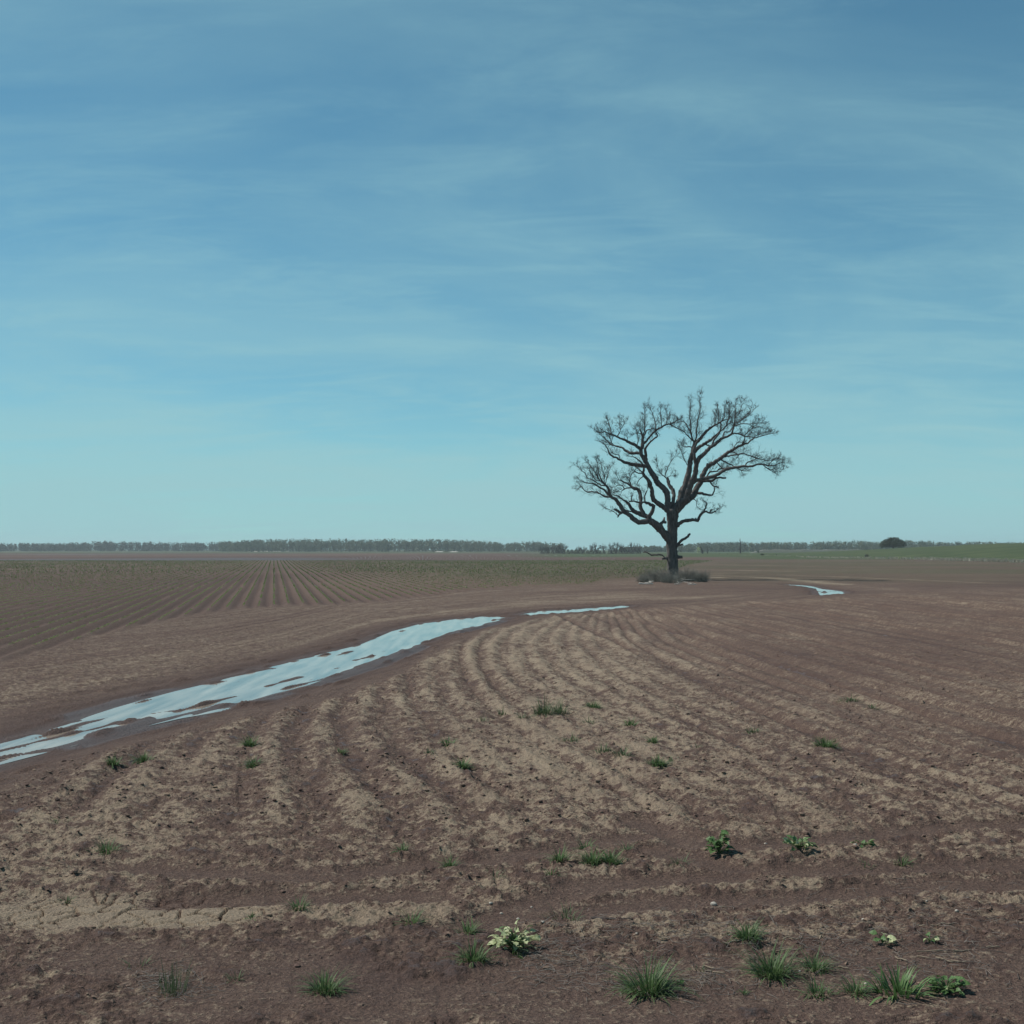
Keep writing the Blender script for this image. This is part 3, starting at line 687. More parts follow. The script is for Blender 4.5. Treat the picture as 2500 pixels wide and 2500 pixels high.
 ('K', 2, [(330,1530),(400,1485),(470,1470),(560,1440),(660,1430),(760,1380),(870,1310),(1000,1280),(1100,1265),(1200,1255),(1310,1250),(1400,1225),(1480,1220),(1590,1245),(1690,1235),(1760,1200),(1890,1205)], [5,4.6,4.4,4.2,4,3.9,3.8,3.5,3.3,3.1,2.9,2.6,2.2,1.7,1.2,.8,.4], -.30),
 ('K', 2, [(1200,1245),(1240,1190),(1320,1160),(1370,1130)], [2,1.8,1.4,1], .4),
 ('K', 2, [(1480,1230),(1560,1290),(1640,1340),(1690,1365)], [1.6,1.4,1,.5], -.3),
 ('K', 2, [(1560,1285),(1640,1320),(1730,1350),(1830,1300)], [1,.9,.7,.3], .4),
 ('K', 2, [(1060,1280),(1140,1325),(1220,1335)], [1.7,1.5,1], .2),
 ('K', 2, [(1130,1322),(1145,1360)], [1.3,.9], 0),
 ('K', 2, [(560,1440),(620,1350),(720,1335),(800,1295),(880,1300)], [2.6,2.3,2,1.7,1.2], .5),
 ('K', 2, [(1570,1235),(1620,1180),(1670,1130),(1760,1130)], [1.4,1.1,.8,.4], .4),
 ('L', 2, [(470,1500),(560,1490),(650,1490),(740,1440),(880,1445)], [4.2,3.8,3.4,2.9,2.5], -.5),
 ('L', 2, [(610,1495),(640,1530),(680,1575),(760,1600)], [2.3,2.2,2.1,2], .2),
 ('L', 2, [(380,1650),(420,1680),(500,1700),(600,1725),(660,1720),(690,1660),(690,1580)], [4,3.7,3.4,3,2.6,2.1,1.5], -.45),
 ('M', 4, [(660,850),(700,830),(780,770),(880,745),(1000,735),(1060,750),(1090,690),(1160,600),(1230,590),(1300,615),(1390,575)], [5.6,5,4.6,4.2,4,3.9,3.6,3.3,2.8,2.4,1.8], -.35),
 ('M', 4, [(1280,605),(1300,565),(1340,555)], [2,1.9,1.6], .2),
 ('M', 4, [(1170,600),(1190,550),(1220,470),(1215,420),(1180,390)], [2.6,2.4,2,1.6,1], .4),
 ('M', 4, [(1390,575),(1430,545),(1480,520)], [.9,.6,.3], .2),
 ('M', 4, [(1035,740),(1035,700)], [2.5,2], 0),
 ('M', 4, [(960,345),(1040,400),(1050,500),(1100,530)], [1.3,1.1,.8,.4], -.4),
 ('N', 4, [(650,1280),(680,1230),(720,1160),(780,1100),(860,1060),(930,990)], [4.2,3.8,3.6,3.4,3.2,3], -.35),
 ('N', 4, [(700,1200),(750,1190),(800,1180)], [3.2,2.9,2], .3),
 ('O', 4, [(560,1470),(520,1435),(480,1430),(420,1445)], [4.5,4,3.4,2.4], -.3),
 ('O', 4, [(480,1430),(440,1395),(390,1370),(230,1370),(150,1330),(70,1330)], [1.2,1.6,2.6,2.5,1.8,1], -.1),
 ('O', 4, [(160,1335),(125,1318),(90,1303)], [1.5,1.2,.8], .2),
 ('O', 4, [(680,1390),(740,1420),(785,1410)], [4.6,4.2,3.6], -.4),
]
TRUNK = [((618,1905),17.5),((618,1860),15.2),((615,1800),13.6),((612,1600),12.8),((603,1420),13.0),((592,1250),12.2),((590,1100),13.2),((600,950),12.0),((605,800),12.2),((602,680),13.6),((602,590),14.5),((604,540),11.0)]

def build_oak():
    root = empty('oak_tree', (TBX, TD, 0))
    tag(root, 'tall gnarled leafless oak standing alone in the field', 'tree')
    O = np.array([TBX, TD, 0.])
    segP = []; segD = []                        # traced points (px) with their depths
    groups = {}
    def w(px, py, d):
        y = TD+d; return np.array([(px-CX)/F*y, y, CH+(HOR-py)/F*y])
    tb = Tubes(); P = []; rr = []
    for (p, r) in TRUNK:
        px, py = rp(p, 4); P.append(w(px, py, 0)-O); rr.append(r*MPP)
    P[0][2] = -.12
    sp, sr = catmull(P, rr, .16)
    k = 22; a = np.linspace(0, 2*np.pi, k, endpoint=False)
    N, B = frames(sp)
    zz = sp[:, 2:3]
    rad = sr[:, None]*(1+.06*np.sin(a*5+zz*.5)+.045*np.sin(a*9-zz*1.3)+.05*rng.normal(size=(len(sp), k)))
    rad = rad*(1+.28*np.exp(-np.maximum(zz, 0)/.45)*(.5+.5*np.sin(a*4+.6)))
    V = sp[:, None]+(N[:, None]*np.cos(a)[None, :, None]+B[:, None]*np.sin(a)[None, :, None])*rad[..., None]
    i = np.arange(len(sp)*k).reshape(-1, k); j = np.roll(i, -1, 1)
    q = np.stack([i[:-1], j[:-1], j[1:], i[1:]], -1).reshape(-1, 4)
    V = np.vstack([V.reshape(-1, 3), sp[-1:]+[[0, 0, .15]]]); cap = np.stack([i[-1], j[-1], np.full(k, len(V)-1)], 1)
    link('trunk', mesh_np('trunk', V, [q, cap]), M_BARK, root)
    for (p, r) in TRUNK:
        px, py = rp(p, 4); segP.append((px, py)); segD.append(0.)
    twigsrc = []
    for gname, reg, pts, rads, slope in LIMBS:
        pp = np.array([rp(p, reg) for p in pts])
        A = np.array(segP); d0 = np.array(segD)
        kk = np.argmin(np.hypot(A[:, 0]-pp[0, 0], A[:, 1]-pp[0, 1])); dep = d0[kk]
        L = np.concatenate([[0], np.cumsum(np.hypot(*np.diff(pp, axis=0).T))])
        wob = np.sin(L*.035+len(segP))*.12
        D = dep+slope*L*MPP*(.95)+wob*np.minimum(1, L/30)
        rads = np.array(rads, float)
        if len(rads) != len(pp): rads = np.interp(np.linspace(0, 1, len(pp)), np.linspace(0, 1, len(rads)), rads)
        rads = np.where(rads < 3.2, rads*.82, rads)
        W = np.array([w(a_, b_, c_)-O for (a_, b_), c_ in zip(pp, D)])
        sp, sr = catmull(W, rads*MPP, .16)
        sp[1:-1] += rng.normal(size=(len(sp)-2, 3))*np.minimum(.022, sr[1:-1, None]*.35)
        k = 12 if rads[0] > 4 else (8 if rads[0] > 2 else 6)
        groups.setdefault(gname, Tubes()).add(sp, sr*(1+.06*rng.normal(size=len(sr))), k, .05)
        # dense sampling for attaching later limbs
        for t in range(len(pp)-1):
            for u in (0, .25, .5, .75):
                segP.append(tuple(pp[t]*(1-u)+pp[t+1]*u)); segD.append(D[t]*(1-u)+D[t+1]*u)
        twigsrc.append((gname, sp, sr))
    limbs = {g: link('limb', t.mesh('limb'), M_BARK, root) for g, t in groups.items()}
    # ---- fine twigs
    centre = np.array([0, 0, 7.5])
    tw = Tubes()
    STUB = set('NO')
    def grow(p, d, L, r, lev):
        n = 3 if lev < 2 else 2
        pts = [p]; dd = d.copy()
        for s in range(n):
            dd = dd+rng.normal(size=3)*.22+np.array([0, 0, .05]); dd /= np.linalg.norm(dd)
            pts.append(pts[-1]+dd*L/n)
        pts = np.array(pts)
        tw.add(pts, np.linspace(r, r*.45, n+1), 3, 0, False)
        if lev >= 3: return
        m = (4, 4, 3)[lev]
        for c in range(m):
            t = rng.uniform(.25, 1.0)*n; i0 = min(int(t), n-1); q = pts[i0]*(1-(t-i0))+pts[i0+1]*(t-i0)
            ax = rng.normal(size=3); ax -= dd*np.dot(ax, dd); ax /= np.linalg.norm(ax)+1e-9
            an = rng.uniform(.45, .95); nd_ = dd*math.cos(an)+ax*math.sin(an)+np.array([0, 0, .12]); nd_ /= np.linalg.norm(nd_)
            grow(q, nd_, L*rng.uniform(.42, .70), r*.62, lev+1)
    for gname, sp, sr in twigsrc:
        if gname in STUB: continue
        arc = np.concatenate([[0], np.cumsum(np.linalg.norm(np.diff(sp, axis=0), axis=1))])
        rpx = sr/MPP; s = rng.uniform(0, .2)
        stub = rpx[-1] > 1.55
        while s < arc[-1]:
            i0 = min(np.searchsorted(arc, s), len(sp)-2); rr_ = rpx[i0]
            fine = rr_ < 2.3
            if rr_ > 6.5 or (rr_ > 3 and rng.uniform() < .62) or (stub and rng.uniform() < .6): s += .35; continue
            d = sp[i0+1]-sp[i0]; d /= np.linalg.norm(d)+1e-9
            ax = rng.normal(size=3); ax -= d*np.dot(ax, d); ax /= np.linalg.norm(ax)+1e-9
            an = rng.uniform(.5, 1.0); o = sp[i0]-centre; o /= np.linalg.norm(o)+1e-9
            v = d*math.cos(an)+ax*math.sin(an)+o*.35+np.array([0, 0, .28]); v /= np.linalg.norm(v)
            L = rng.uniform(.65, 1.35) if fine else rng.uniform(.4, .9)
            if gname in 'GM': L *= .6
            if rr_ < 1.3: L *= .58
            grow(sp[i0], v, L, .0155 if fine else .013, 1 if (not fine or rng.uniform() < .35) else 0)
            s += (rng.uniform(.10, .22) if rr_ < 1.3 else rng.uniform(.14, .30)) if fine else rng.uniform(.25, .6)
        if not stub:
            d = sp[-1]-sp[-3]; d /= np.linalg.norm(d)
            for _ in range(2): grow(sp[-1], d+rng.normal(size=3)*.2, rng.uniform(.30, .55), .013, 0)
    t = link('twigs', tw.mesh('twigs'), M_TWIG, root); t['kind'] = 'stuff'
    print('twig faces', sum(len(q) for q in tw.Q))
    # burnt hollow scar at the base of the trunk
    return root
build_oak()

# ------------------------------------------------------------------ blades, leaves
def blades(n, rad, h, wid, lean=.6, droop=.5, seg=3, seed=0, hvar=.5, ell=1.0):
    g = np.random.default_rng(seed); V = []; Q = []; T = []; C = []; k = 0
    for i in range(n):
        a = g.uniform(0, 2*np.pi); rr = rad*.45*math.sqrt(g.uniform()); L = h*g.uniform(1-hvar, 1.15)
        base = np.array([rr*math.cos(a)*ell, rr*math.sin(a), -.012])
        out = np.array([math.cos(a+g.normal()*.5), math.sin(a+g.normal()*.5), 0.])
        ln = lean*(.25+rr/(rad*.45+1e-6))*g.uniform(.4, 1.3)
        side = np.array([-out[1], out[0], 0.]); c = g.uniform()
        for s in range(seg+1):
            t = s/seg; th = ln*(.4+t*droop*2)
            if s == 0: p = base.copy()
            else: p = p+(out*math.sin(th)+np.array([0, 0, 1])*math.cos(th))*L/seg
            ww = wid*(1-t**1.5)*.5
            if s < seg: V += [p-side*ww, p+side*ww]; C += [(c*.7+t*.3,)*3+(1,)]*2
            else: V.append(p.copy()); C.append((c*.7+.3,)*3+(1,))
        for s in range(seg-1): Q.append((k+2*s, k+2*s+1, k+2*s+3, k+2*s+2))
        T.append((k+2*seg-2, k+2*seg-1, k+2*seg)); k += 2*seg+1
    me = mesh_np('blades', np.array(V), [np.array(Q), np.array(T)] if Q else [np.array(T)])
    add_col(me, 'tint', C); return me

def gz(x, y): return float(land(np.array([x]), np.array([y]))[0][0])

LAB_SMALL = 'small green grass tuft rooted among dry tan clods of the tilled field'
LAB_SPROUT = 'tiny faint grass sprig poking out of the cracked brown soil'
# px, py of the base, width px, height px, kind, label, group
TUFTS = [
 (1429,2071,48,29,'g','grass tuft just behind the widest clump, left of a smooth wheel track',None),
 (1367,2113,60,30,'g','dark grass tuft with ragged top beside the widest low clump',None),
 (1447,2113,62,37,'g','dense blue-green half of the widest double grass clump',None),
 (1492,2113,60,34,'g','right-hand spreading half of the widest double grass clump',None),
 (1530,2089,32,23,'s','sparse upright tuft next to the widest double grass clump',None),
 (1345,2144,36,22,'g','short tuft beside a white pebble on tan crust',None),
 (1660,2119,64,26,'s','thin greyish tuft between the wheel tracks',None),
 (2205,2107,42,24,'g','small tuft on the edge of a dark wheel track',None),
 (2118,2113,48,18,'s','thin grey sprigs on the dark wheel track',None),
 (1826,2312,74,42,'g','rounded grass tuft at the back of three clumps on wet soil',None),
 (1890,2388,104,66,'g','large lush grass clump with a straw stalk across its base',None),
 (1995,2372,74,44,'g','round bright clump beside the large lush one, straw stalk between them',None),
 (1585,2426,128,70,'g','big fountain-shaped grass clump standing alone on wet dark soil',None),
 (2000,2432,80,36,'g','low dark tuft half of a pair in wet soil by the spiky weed',None),
 (2090,2430,74,40,'g','low arching tuft right beside the spiky weed',None),
 (1249,2334,62,26,'g','short grass growing under the pale yellow-leaved weed',None),
 (1156,2358,88,44,'g','wide dark grass mound beside the pale yellow-leaved weed',None),
 (1141,2272,62,32,'g','splayed tuft with a straw blade on the edge of the moist strip',None),
 (1005,2265,48,38,'g','upright tuft on the boundary of tan crust and moist strip',None),
 (728,2228,52,32,'g','compact tuft at the end of the cracked silt pan',None),
 (793,2428,90,54,'g','bushy tuft alone on the smooth moist mud',None),
 (257,2087,64,34,'g','dark bushy tuft on the cloddy ground behind the cracked silt',None),
 (137,2012,58,24,'s','flat brownish tuft on the cloddy ground',None),
 (162,2202,44,20,'s','faint green tuft at the far rim of the cracked silt',None),
 (337,2364,98,28,'s','long low grey-green strip of weeds on smooth mud',None),
 (981,2090,34,24,'g',LAB_SMALL,'small tufts in the tilled field'),
 (1098,2113,40,30,'g',LAB_SMALL,'small tufts in the tilled field'),
 (1206,2150,62,24,'s','thin wide tuft on tan crust above the moist strip',None),
 (617,2246,22,17,'g',LAB_SPROUT,'tiny sprigs'),
 (275,1875,30,22,'g',LAB_SMALL,'small tufts in the tilled field'),
 (347,1865,42,20,'g','paired wide tuft near the muddy drain bank',None),
 (609,1826,30,24,'g',LAB_SMALL,'small tufts in the tilled field'),
 (619,1875,30,22,'g',LAB_SMALL,'small tufts in the tilled field'),
 (831,1843,27,13,'g',LAB_SPROUT,'tiny sprigs'),
 (1330,1752,58,34,'s','thickest green patch of grass between the curved furrows',None),
 (1362,1746,50,28,'s','looser grass beside the thickest green patch in the curved furrows',None),
 (1448,1733,34,16,'g',LAB_SMALL,'small tufts in the tilled field'),
 (1178,1766,28,16,'s',LAB_SPROUT,'tiny sprigs'), (1226,1748,28,15,'s',LAB_SPROUT,'tiny sprigs'), (1274,1763,30,16,'s',LAB_SPROUT,'tiny sprigs'),
 (1392,1813,42,18,'s',LAB_SPROUT,'tiny sprigs'), (1474,1844,44,20,'s',LAB_SMALL,'small tufts in the tilled field'), (1520,1855,54,22,'s',LAB_SMALL,'small tufts in the tilled field'),
 (1540,1777,30,15,'g',LAB_SPROUT,'tiny sprigs'), (1596,1818,26,16,'g',LAB_SPROUT,'tiny sprigs'), (1607,1874,42,22,'g',LAB_SMALL,'small tufts in the tilled field'),
 (1437,1770,36,14,'s',LAB_SPROUT,'tiny sprigs'), (1092,1822,28,18,'g',LAB_SMALL,'small tufts in the tilled field'), (1130,1881,32,22,'g',LAB_SMALL,'small tufts in the tilled field'),
 (1048,1852,32,14,'s',LAB_SPROUT,'tiny sprigs'), (1703,1832,26,13,'s',LAB_SPROUT,'tiny sprigs'), (2018,1829,50,20,'g',LAB_SMALL,'small tufts in the tilled field'),
 (1840,1792,44,15,'s',LAB_SPROUT,'tiny sprigs'), (2078,1718,60,13,'s',LAB_SPROUT,'tiny sprigs'), (2130,1735,40,12,'s',LAB_SPROUT,'tiny sprigs'), (1644,1866,28,14,'s',LAB_SPROUT,'tiny sprigs'),
 (1376,2234,96,36,'s','wide sparse dark tuft on a moist patch in tan crust',None),
 (1398,2250,60,26,'s','low thin grass beside the wide sparse dark tuft',None),
 (1817,2427,22,16,'g',LAB_SPROUT,'tiny sprigs'),
 (1708,2372,60,20,'s','low green sprigs beside straw between the two big clumps',None),
 (575,2396,34,22,'s','small dark weed tuft on smooth mud',None),
]
for i, (px, py, wd, hh, kd, lab, grp) in enumerate(TUFTS):
    x, y = px2g(px, py); m = y/F
    if py < 1900: wd, hh = wd*1.25, hh*1.15
    W_, H_ = wd*m, hh*m
    n = int(np.clip((260 if kd == 'g' else 80)*(W_*H_/.10), 22, 300))
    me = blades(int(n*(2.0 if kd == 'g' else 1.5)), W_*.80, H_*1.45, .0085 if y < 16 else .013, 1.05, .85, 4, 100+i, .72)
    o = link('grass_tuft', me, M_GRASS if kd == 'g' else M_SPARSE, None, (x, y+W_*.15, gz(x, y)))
    o.rotation_euler.z = rng.uniform(0, 6); tag(o, lab, 'grass', grp)

# broad-leaved weeds: each leaf a piece
def leaf_mesh(seed, lob):
    g = np.random.default_rng(seed); n = 7; V = [(0, 0, 0)]; C = [(.3,)*3+(1,)]
    top = []; 
    for i in range(1, n):
        t = i/n; wv = math.sin(math.pi*t**.75)*.30*(1+lob*math.sin(t*17+seed)*.45)
        zc = .16*math.sin(t*2.2)-.22*t*t
        V += [(t, wv, zc+.07), (t, 0, zc), (t, -wv, zc+.07)]; c = g.uniform(.1, .9); C += [(c,)*3+(1,), (c*.7,)*3+(1,), (c,)*3+(1,)]
    V.append((1, 0, -.08)); C.append((.8,)*3+(1,))
    T = [(0, 2, 1), (0, 3, 2)]; Q = []
    for i in range(n-2):
        a = 1+3*i; b = a+3; Q += [(a, a+1, b+1, b), (a+1, a+2, b+2, b+1)]
    a = 1+3*(n-2); e = len(V)-1; T += [(a, a+1, e), (a+1, a+2, e)]
    me = mesh_np('leaf', np.array(V), [np.array(Q), np.array(T)]); add_col(me, 'tint', C); return me
LEAF = [leaf_mesh(s, l) for s, l in ((1, .2), (2, .9), (3, .6))]
LEAFM = {}
for nm, mm in (('g', M_LEAF), ('p', M_PALE)):
    LEAFM[nm] = []
    for l in LEAF:
        c = l.copy(); c.materials.clear(); c.materials.append(mm); LEAFM[nm].append(c)
def weed(px, py, wd, hh, label, n, size, pale, up, seed):
    g = np.random.default_rng(seed); x, y = px2g(px, py); m = y/F; W_, H_ = wd*m, hh*m
    root = empty('broadleaf_weed', (x, y+W_*.2, gz(x, y))); tag(root, label, 'weed')
    st = Tubes(); items = []
    for i in range(n):
        a = g.uniform(0, 2*np.pi); rr = math.sqrt(g.uniform())*.5*W_*(1-.0*up); hz = H_*g.uniform(.15, .95)*(1-.55*(2*rr/W_)**2)
        tip = np.array([rr*math.cos(a)*.72, rr*math.sin(a)*.6, max(.012, hz)])
        st.add(np.array([[0, 0, -.01], tip*[.4, .4, .7], tip]), [.004, .003, .002], 4, 0, False)
        items.append((tip, a+g.normal()*.5))
    link('stems', st.mesh('stems'), M_LEAF if not pale else M_DRYWOOD, root)
    for tip, a in items:
        p = 'p' if g.uniform() < pale else 'g'
        o = link('leaf', LEAFM[p][g.integers(3)], None, root, tip); s = size*g.uniform(.65, 1.3); o.scale = (s, s*g.uniform(.8, 1.25), s)
        o.rotation_euler = (g.normal()*.5, g.uniform(-.5, .35), a)
# stems need a tint attribute too: leafy materials read black without it, so stems use plain ones
M_STEM = simple('weed_stem', (.06, .10, .035), (.10, .14, .06), 8)
_w = M_LEAF
def weed_fix():
    for o in bpy.data.objects:
        if o.name.split('.')[0] == 'stems': o.data.materials.clear(); o.data.materials.append(M_STEM)
weed(1257, 2330, 140, 64, 'pale yellow-leaved weed sprawling on the moist strip of soil', 84, .062, .92, 0, 1)
weed(1758, 2090, 52, 54, 'tall leafy green weed with a dark gap, beside a wheel track', 44, .085, .0, 1, 2)
weed(1953, 2089, 82, 30, 'low green weed with withered pale outer leaves', 40, .075, .30, 0, 3)
weed(2108, 2074, 62, 14, 'flat green weed with one white leaf on cloddy soil', 16, .06, .12, 0, 4)
weed(2318, 2430, 112, 44, 'leafy creeping weed beside the spiky weed on wet soil', 60, .055, .05, 0, 5)
weed(2158, 2312, 50, 36, 'thin weed with few pale leaves among straw stalks', 9, .06, .45, 1, 6)
weed(2272, 2310, 34, 24, 'small yellowish weed seedling in rutted soil', 8, .05, .3, 1, 7)
weed(1655, 2408, 26, 14, 'bright green seedling at the foot of the fountain-shaped clump', 9, .04, .1, 0, 8)
weed_fix()
# spiky long-leaved weed
x, y = px2g(2200, 2432); me = blades(80, .34, .21, .021, 1.1, .6, 4, 900, .4)
me.materials.append(M_LEAF); o = link('spiky_weed', me, None, None, (x, y+.05, gz(x, y))); tag(o, 'spiky long-leaved weed at the wet edge of the field', 'weed')
x, y = px2g(417, 2428); me = blades(46, .22, .24, .006, .35, .3, 3, 901, .5)
o = link('dead_stalks', me, M_STRAWG, None, (x, y, gz(x, y))); me.materials.clear(); me.materials.append(M_SPARSE); tag(o, 'dark clump of dead upright stalks on smooth mud', 'weed')

# ------------------------------------------------------------------ loose straw, pebbles, clods
def stick(name, px, py, L, ang, r, label, cat, group, material, lift=.01, bend=.15):
    x, y = px2g(px, py); n = 5; P = []
    for i in range(n):
        t = i/(n-1)-.5; xx = x+math.cos(ang)*L*t-math.sin(ang)*bend*L*(t*t-.1); yy = y+math.sin(ang)*L*t+math.cos(ang)*bend*L*(t*t-.1)
        P.append((xx-x, yy-y, gz(xx, yy)+lift+rng.uniform(-.004, .006)))
    P = np.array(P); tb = Tubes(); tb.add(P, np.linspace(r, r*.7, n), 5, .1)
    o = link(name, tb.mesh(name), material, None, (x, y, 0)); tag(o, label, cat, group); return o
STALKS = [(1935,2304,45,.05),(2003,2299,22,1.0),(1963,2357,45,0),(1925,2330,55,-.1),(2300,2266,52,.1),(2180,2310,50,.15),(2270,2328,60,.1),(2350,2326,45,.15),(2200,2348,36,-.9),(2255,2343,30,-.6),(2305,2350,42,-.8),(2340,2356,34,-.6),
          (2425,2318,30,-.3),(1625,2303,24,.2),(1585,2331,22,0),(1730,2365,30,-.8),(1755,2380,28,-.6),(1750,2221,44,0),(1476,2297,30,-.4),(1515,2250,22,.6),(1850,2290,40,-.1),(1675,2227,16,-1.2),(1790,2318,50,.15),(1912,2395,20,-1.2),(2060,2365,26,-.4),(2250,2272,14,-.8),(1640,2318,14,1.2),(1890,2386,24,1.4)]
for px, py, L, a in STALKS:
    m = px2g(px, py)[1]/F
    stick('straw_stalk', px, py, L*m*1.1, a+rng.normal()*.1, .0055, 'short dry straw stalk lying on the moist soil among the weeds', 'straw', 'straw stalks on the moist strip', M_DRYWOOD)
stick('fallen_twig', 1495, 2252, .34, -.35, .009, 'dark bent twig lying on tan crust near the wide sparse tuft', 'twig', None, M_TWIG, .014)
def lump(sub, seed, sq=.7, am=.28):
    bm = bmesh.new(); bmesh.ops.create_icosphere(bm, subdivisions=sub, radius=1); g = np.random.default_rng(seed)
    for v in bm.verts: v.co *= 1+g.normal()*am; v.co.z *= sq
    V = np.array([v.co[:] for v in bm.verts]); T = np.array([[v.index for v in f.verts] for f in bm.faces]); bm.free(); return V, T
PEB = [(1198,2211,9),(1224,2224,8),(1265,2235,8),(1325,2268,9),(1742,2203,16),(1554,2292,8),(1952,2379,8),(2114,2404,8),(2336,2239,9),(2145,2232,7),(1340,2143,12),(2088,2076,10),(1869,2056,7),(1517,2113,8),(2262,2208,6),(2108,2252,9),(1298,2206,6),(1780,2298,6)]
pv, pt = lump(2, 3, .7, .1); pme = mesh_np('pebble', pv, pt); pme.materials.append(M_STONE)
for px, py, s in PEB:
    x, y = px2g(px, py); m = y/F; o = link('pebble', pme, None, None, (x, y, gz(x, y)+s*m*.12)); o.scale = (s*m*.55, s*m*.45, s*m*.5); o.rotation_euler.z = rng.uniform(0, 6)
    if s > 11 and px < 1400: tag(o, 'white pebble beside a short grass tuft', 'pebble')
    elif s > 14: tag(o, 'largest grey pebble lying alone on the tan clods', 'pebble')
    else: tag(o, 'small pale pebble lying on the soil of the headland', 'pebble', 'pebbles on the headland')
def scatter_clods():
    N = 36000
    y = 8.6*(46/8.6)**rng.uniform(size=N); x = (rng.uniform(-.42, .42, N))*y
    z, C = land(x, y); py = HOR+CH*F/y; px = CX+F*x/y
    ok = (py > ip(px, L_MUD)+4) & (C[:, 0] < .75) & ((C[:, 3] > .16) | (rng.uniform(size=N) < .25))
    ok &= ~((py > 2290) & (rng.uniform(size=N) < .80)) & (C[:, 0] > -.05+.17*((py > 2000) & (py < 2290)))
    x, y, z, dr = x[ok], y[ok], z[ok], C[ok, 0]; n = len(x)
    s = .006+.014*rng.uniform(size=n)**2.0; s *= np.clip(y/12, 1, 2.2); big = rng.uniform(size=n) < .02; s[big] *= 1.6
    vs_, ts_, cs_ = [], [], []; k = 0
    bm = bmesh.new(); bmesh.ops.create_icosphere(bm, subdivisions=1, radius=1); bm.free()
    L = [lump(1, 50+i, .72, .13) for i in range(12)]
    oc = np.array([(1, 0, 0), (0, 1, 0), (-1, 0, 0), (0, -1, 0), (0, 0, .62), (0, 0, -.5)], float)
    ot = np.array([(0, 1, 4), (1, 2, 4), (2, 3, 4), (3, 0, 4)])
    for i in range(n):
        if s[i] > .022 and y[i] < 20: V, T = L[i % 12]
        else: V, T = oc*(1+rng.normal(size=(6, 1))*.30), ot
        a = rng.uniform(0, 6.28); c, sn = math.cos(a), math.sin(a)
        W = V*(s[i]*np.array([1.25, .9, .95])); W = np.stack([W[:, 0]*c-W[:, 1]*sn, W[:, 0]*sn+W[:, 1]*c, W[:, 2]], 1)+[x[i], y[i], z[i]+s[i]*.10]
        vs_.append(W); ts_.append(T+k); k += len(V); cs_.append(np.full(len(V), np.clip(.15+dr[i]*.9+rng.normal()*.25, 0, 1)))
    me = mesh_np('clods', np.vstack(vs_), np.vstack(ts_), False); print('clods', n)
    c = np.concatenate(cs_); add_col(me, 'tint', np.stack([c, c, c, np.ones_like(c)], 1))
    tag(link('clods', me, M_CLOD), 'loose dark clods of broken earth over the tilled field', 'soil', kind='stuff')
scatter_clods()

def litter():
    """dead roots and straw fibres lying about the moist strip"""
    tb = Tubes(); n = 1500
    spots = [(1430, 2385, 120, 28), (1680, 2400, 90, 25), (1350, 2330, 60, 20), (2050, 2350, 160, 40), (2300, 2330, 120, 50), (1640, 2260, 160, 25), (420, 2410, 50, 20), (1500, 2290, 200, 20), (2250, 2230, 150, 40), (1900, 2290, 200, 20)]
    for i in range(n):
        c = spots[rng.integers(len(spots))]; px = c[0]+rng.normal()*c[2]; py = min(2560, c[1]+rng.normal()*c[3]); x, y = px2g(px, py)
        z = LZ(x, y); a = rng.uniform(0, 6.28); L = rng.uniform(.02, .08); d = np.array([math.cos(a), math.sin(a), 0])*L; e = np.array([-d[1], d[0], 0])*rng.normal()*.4
        p = np.array([x, y, z+.004]); tb.add(np.array([p-d, p+e+[0, 0, rng.uniform(0, .02)], p+d+[0, 0, rng.uniform(-.005, .025)]]), [.0022, .0022, .0012], 3, 0, False)
    tag(link('root_litter', tb.mesh('root_litter'), M_LITTER), 'fine grey dead roots strewn over the moist strip', 'litter', kind='stuff')
_gx = np.linspace(-5.5, 5.5, 260); _gy = np.linspace(8.2, 13.5, 260)
_XX, _YY = np.meshgrid(_gx, _gy, indexing='ij'); _ZZ = land(_XX.ravel(), _YY.ravel())[0].reshape(260, 260)
def LZ(x, y):
    return _ZZ[int(np.clip(round((x+5.5)/11*259), 0, 259)), int(np.clip(round((y-8.2)/5.3*259), 0, 259))]
M_LITTER = simple('root_fibre', (.10, .085, .075), (.26, .23, .20), 6, .9)
litter()

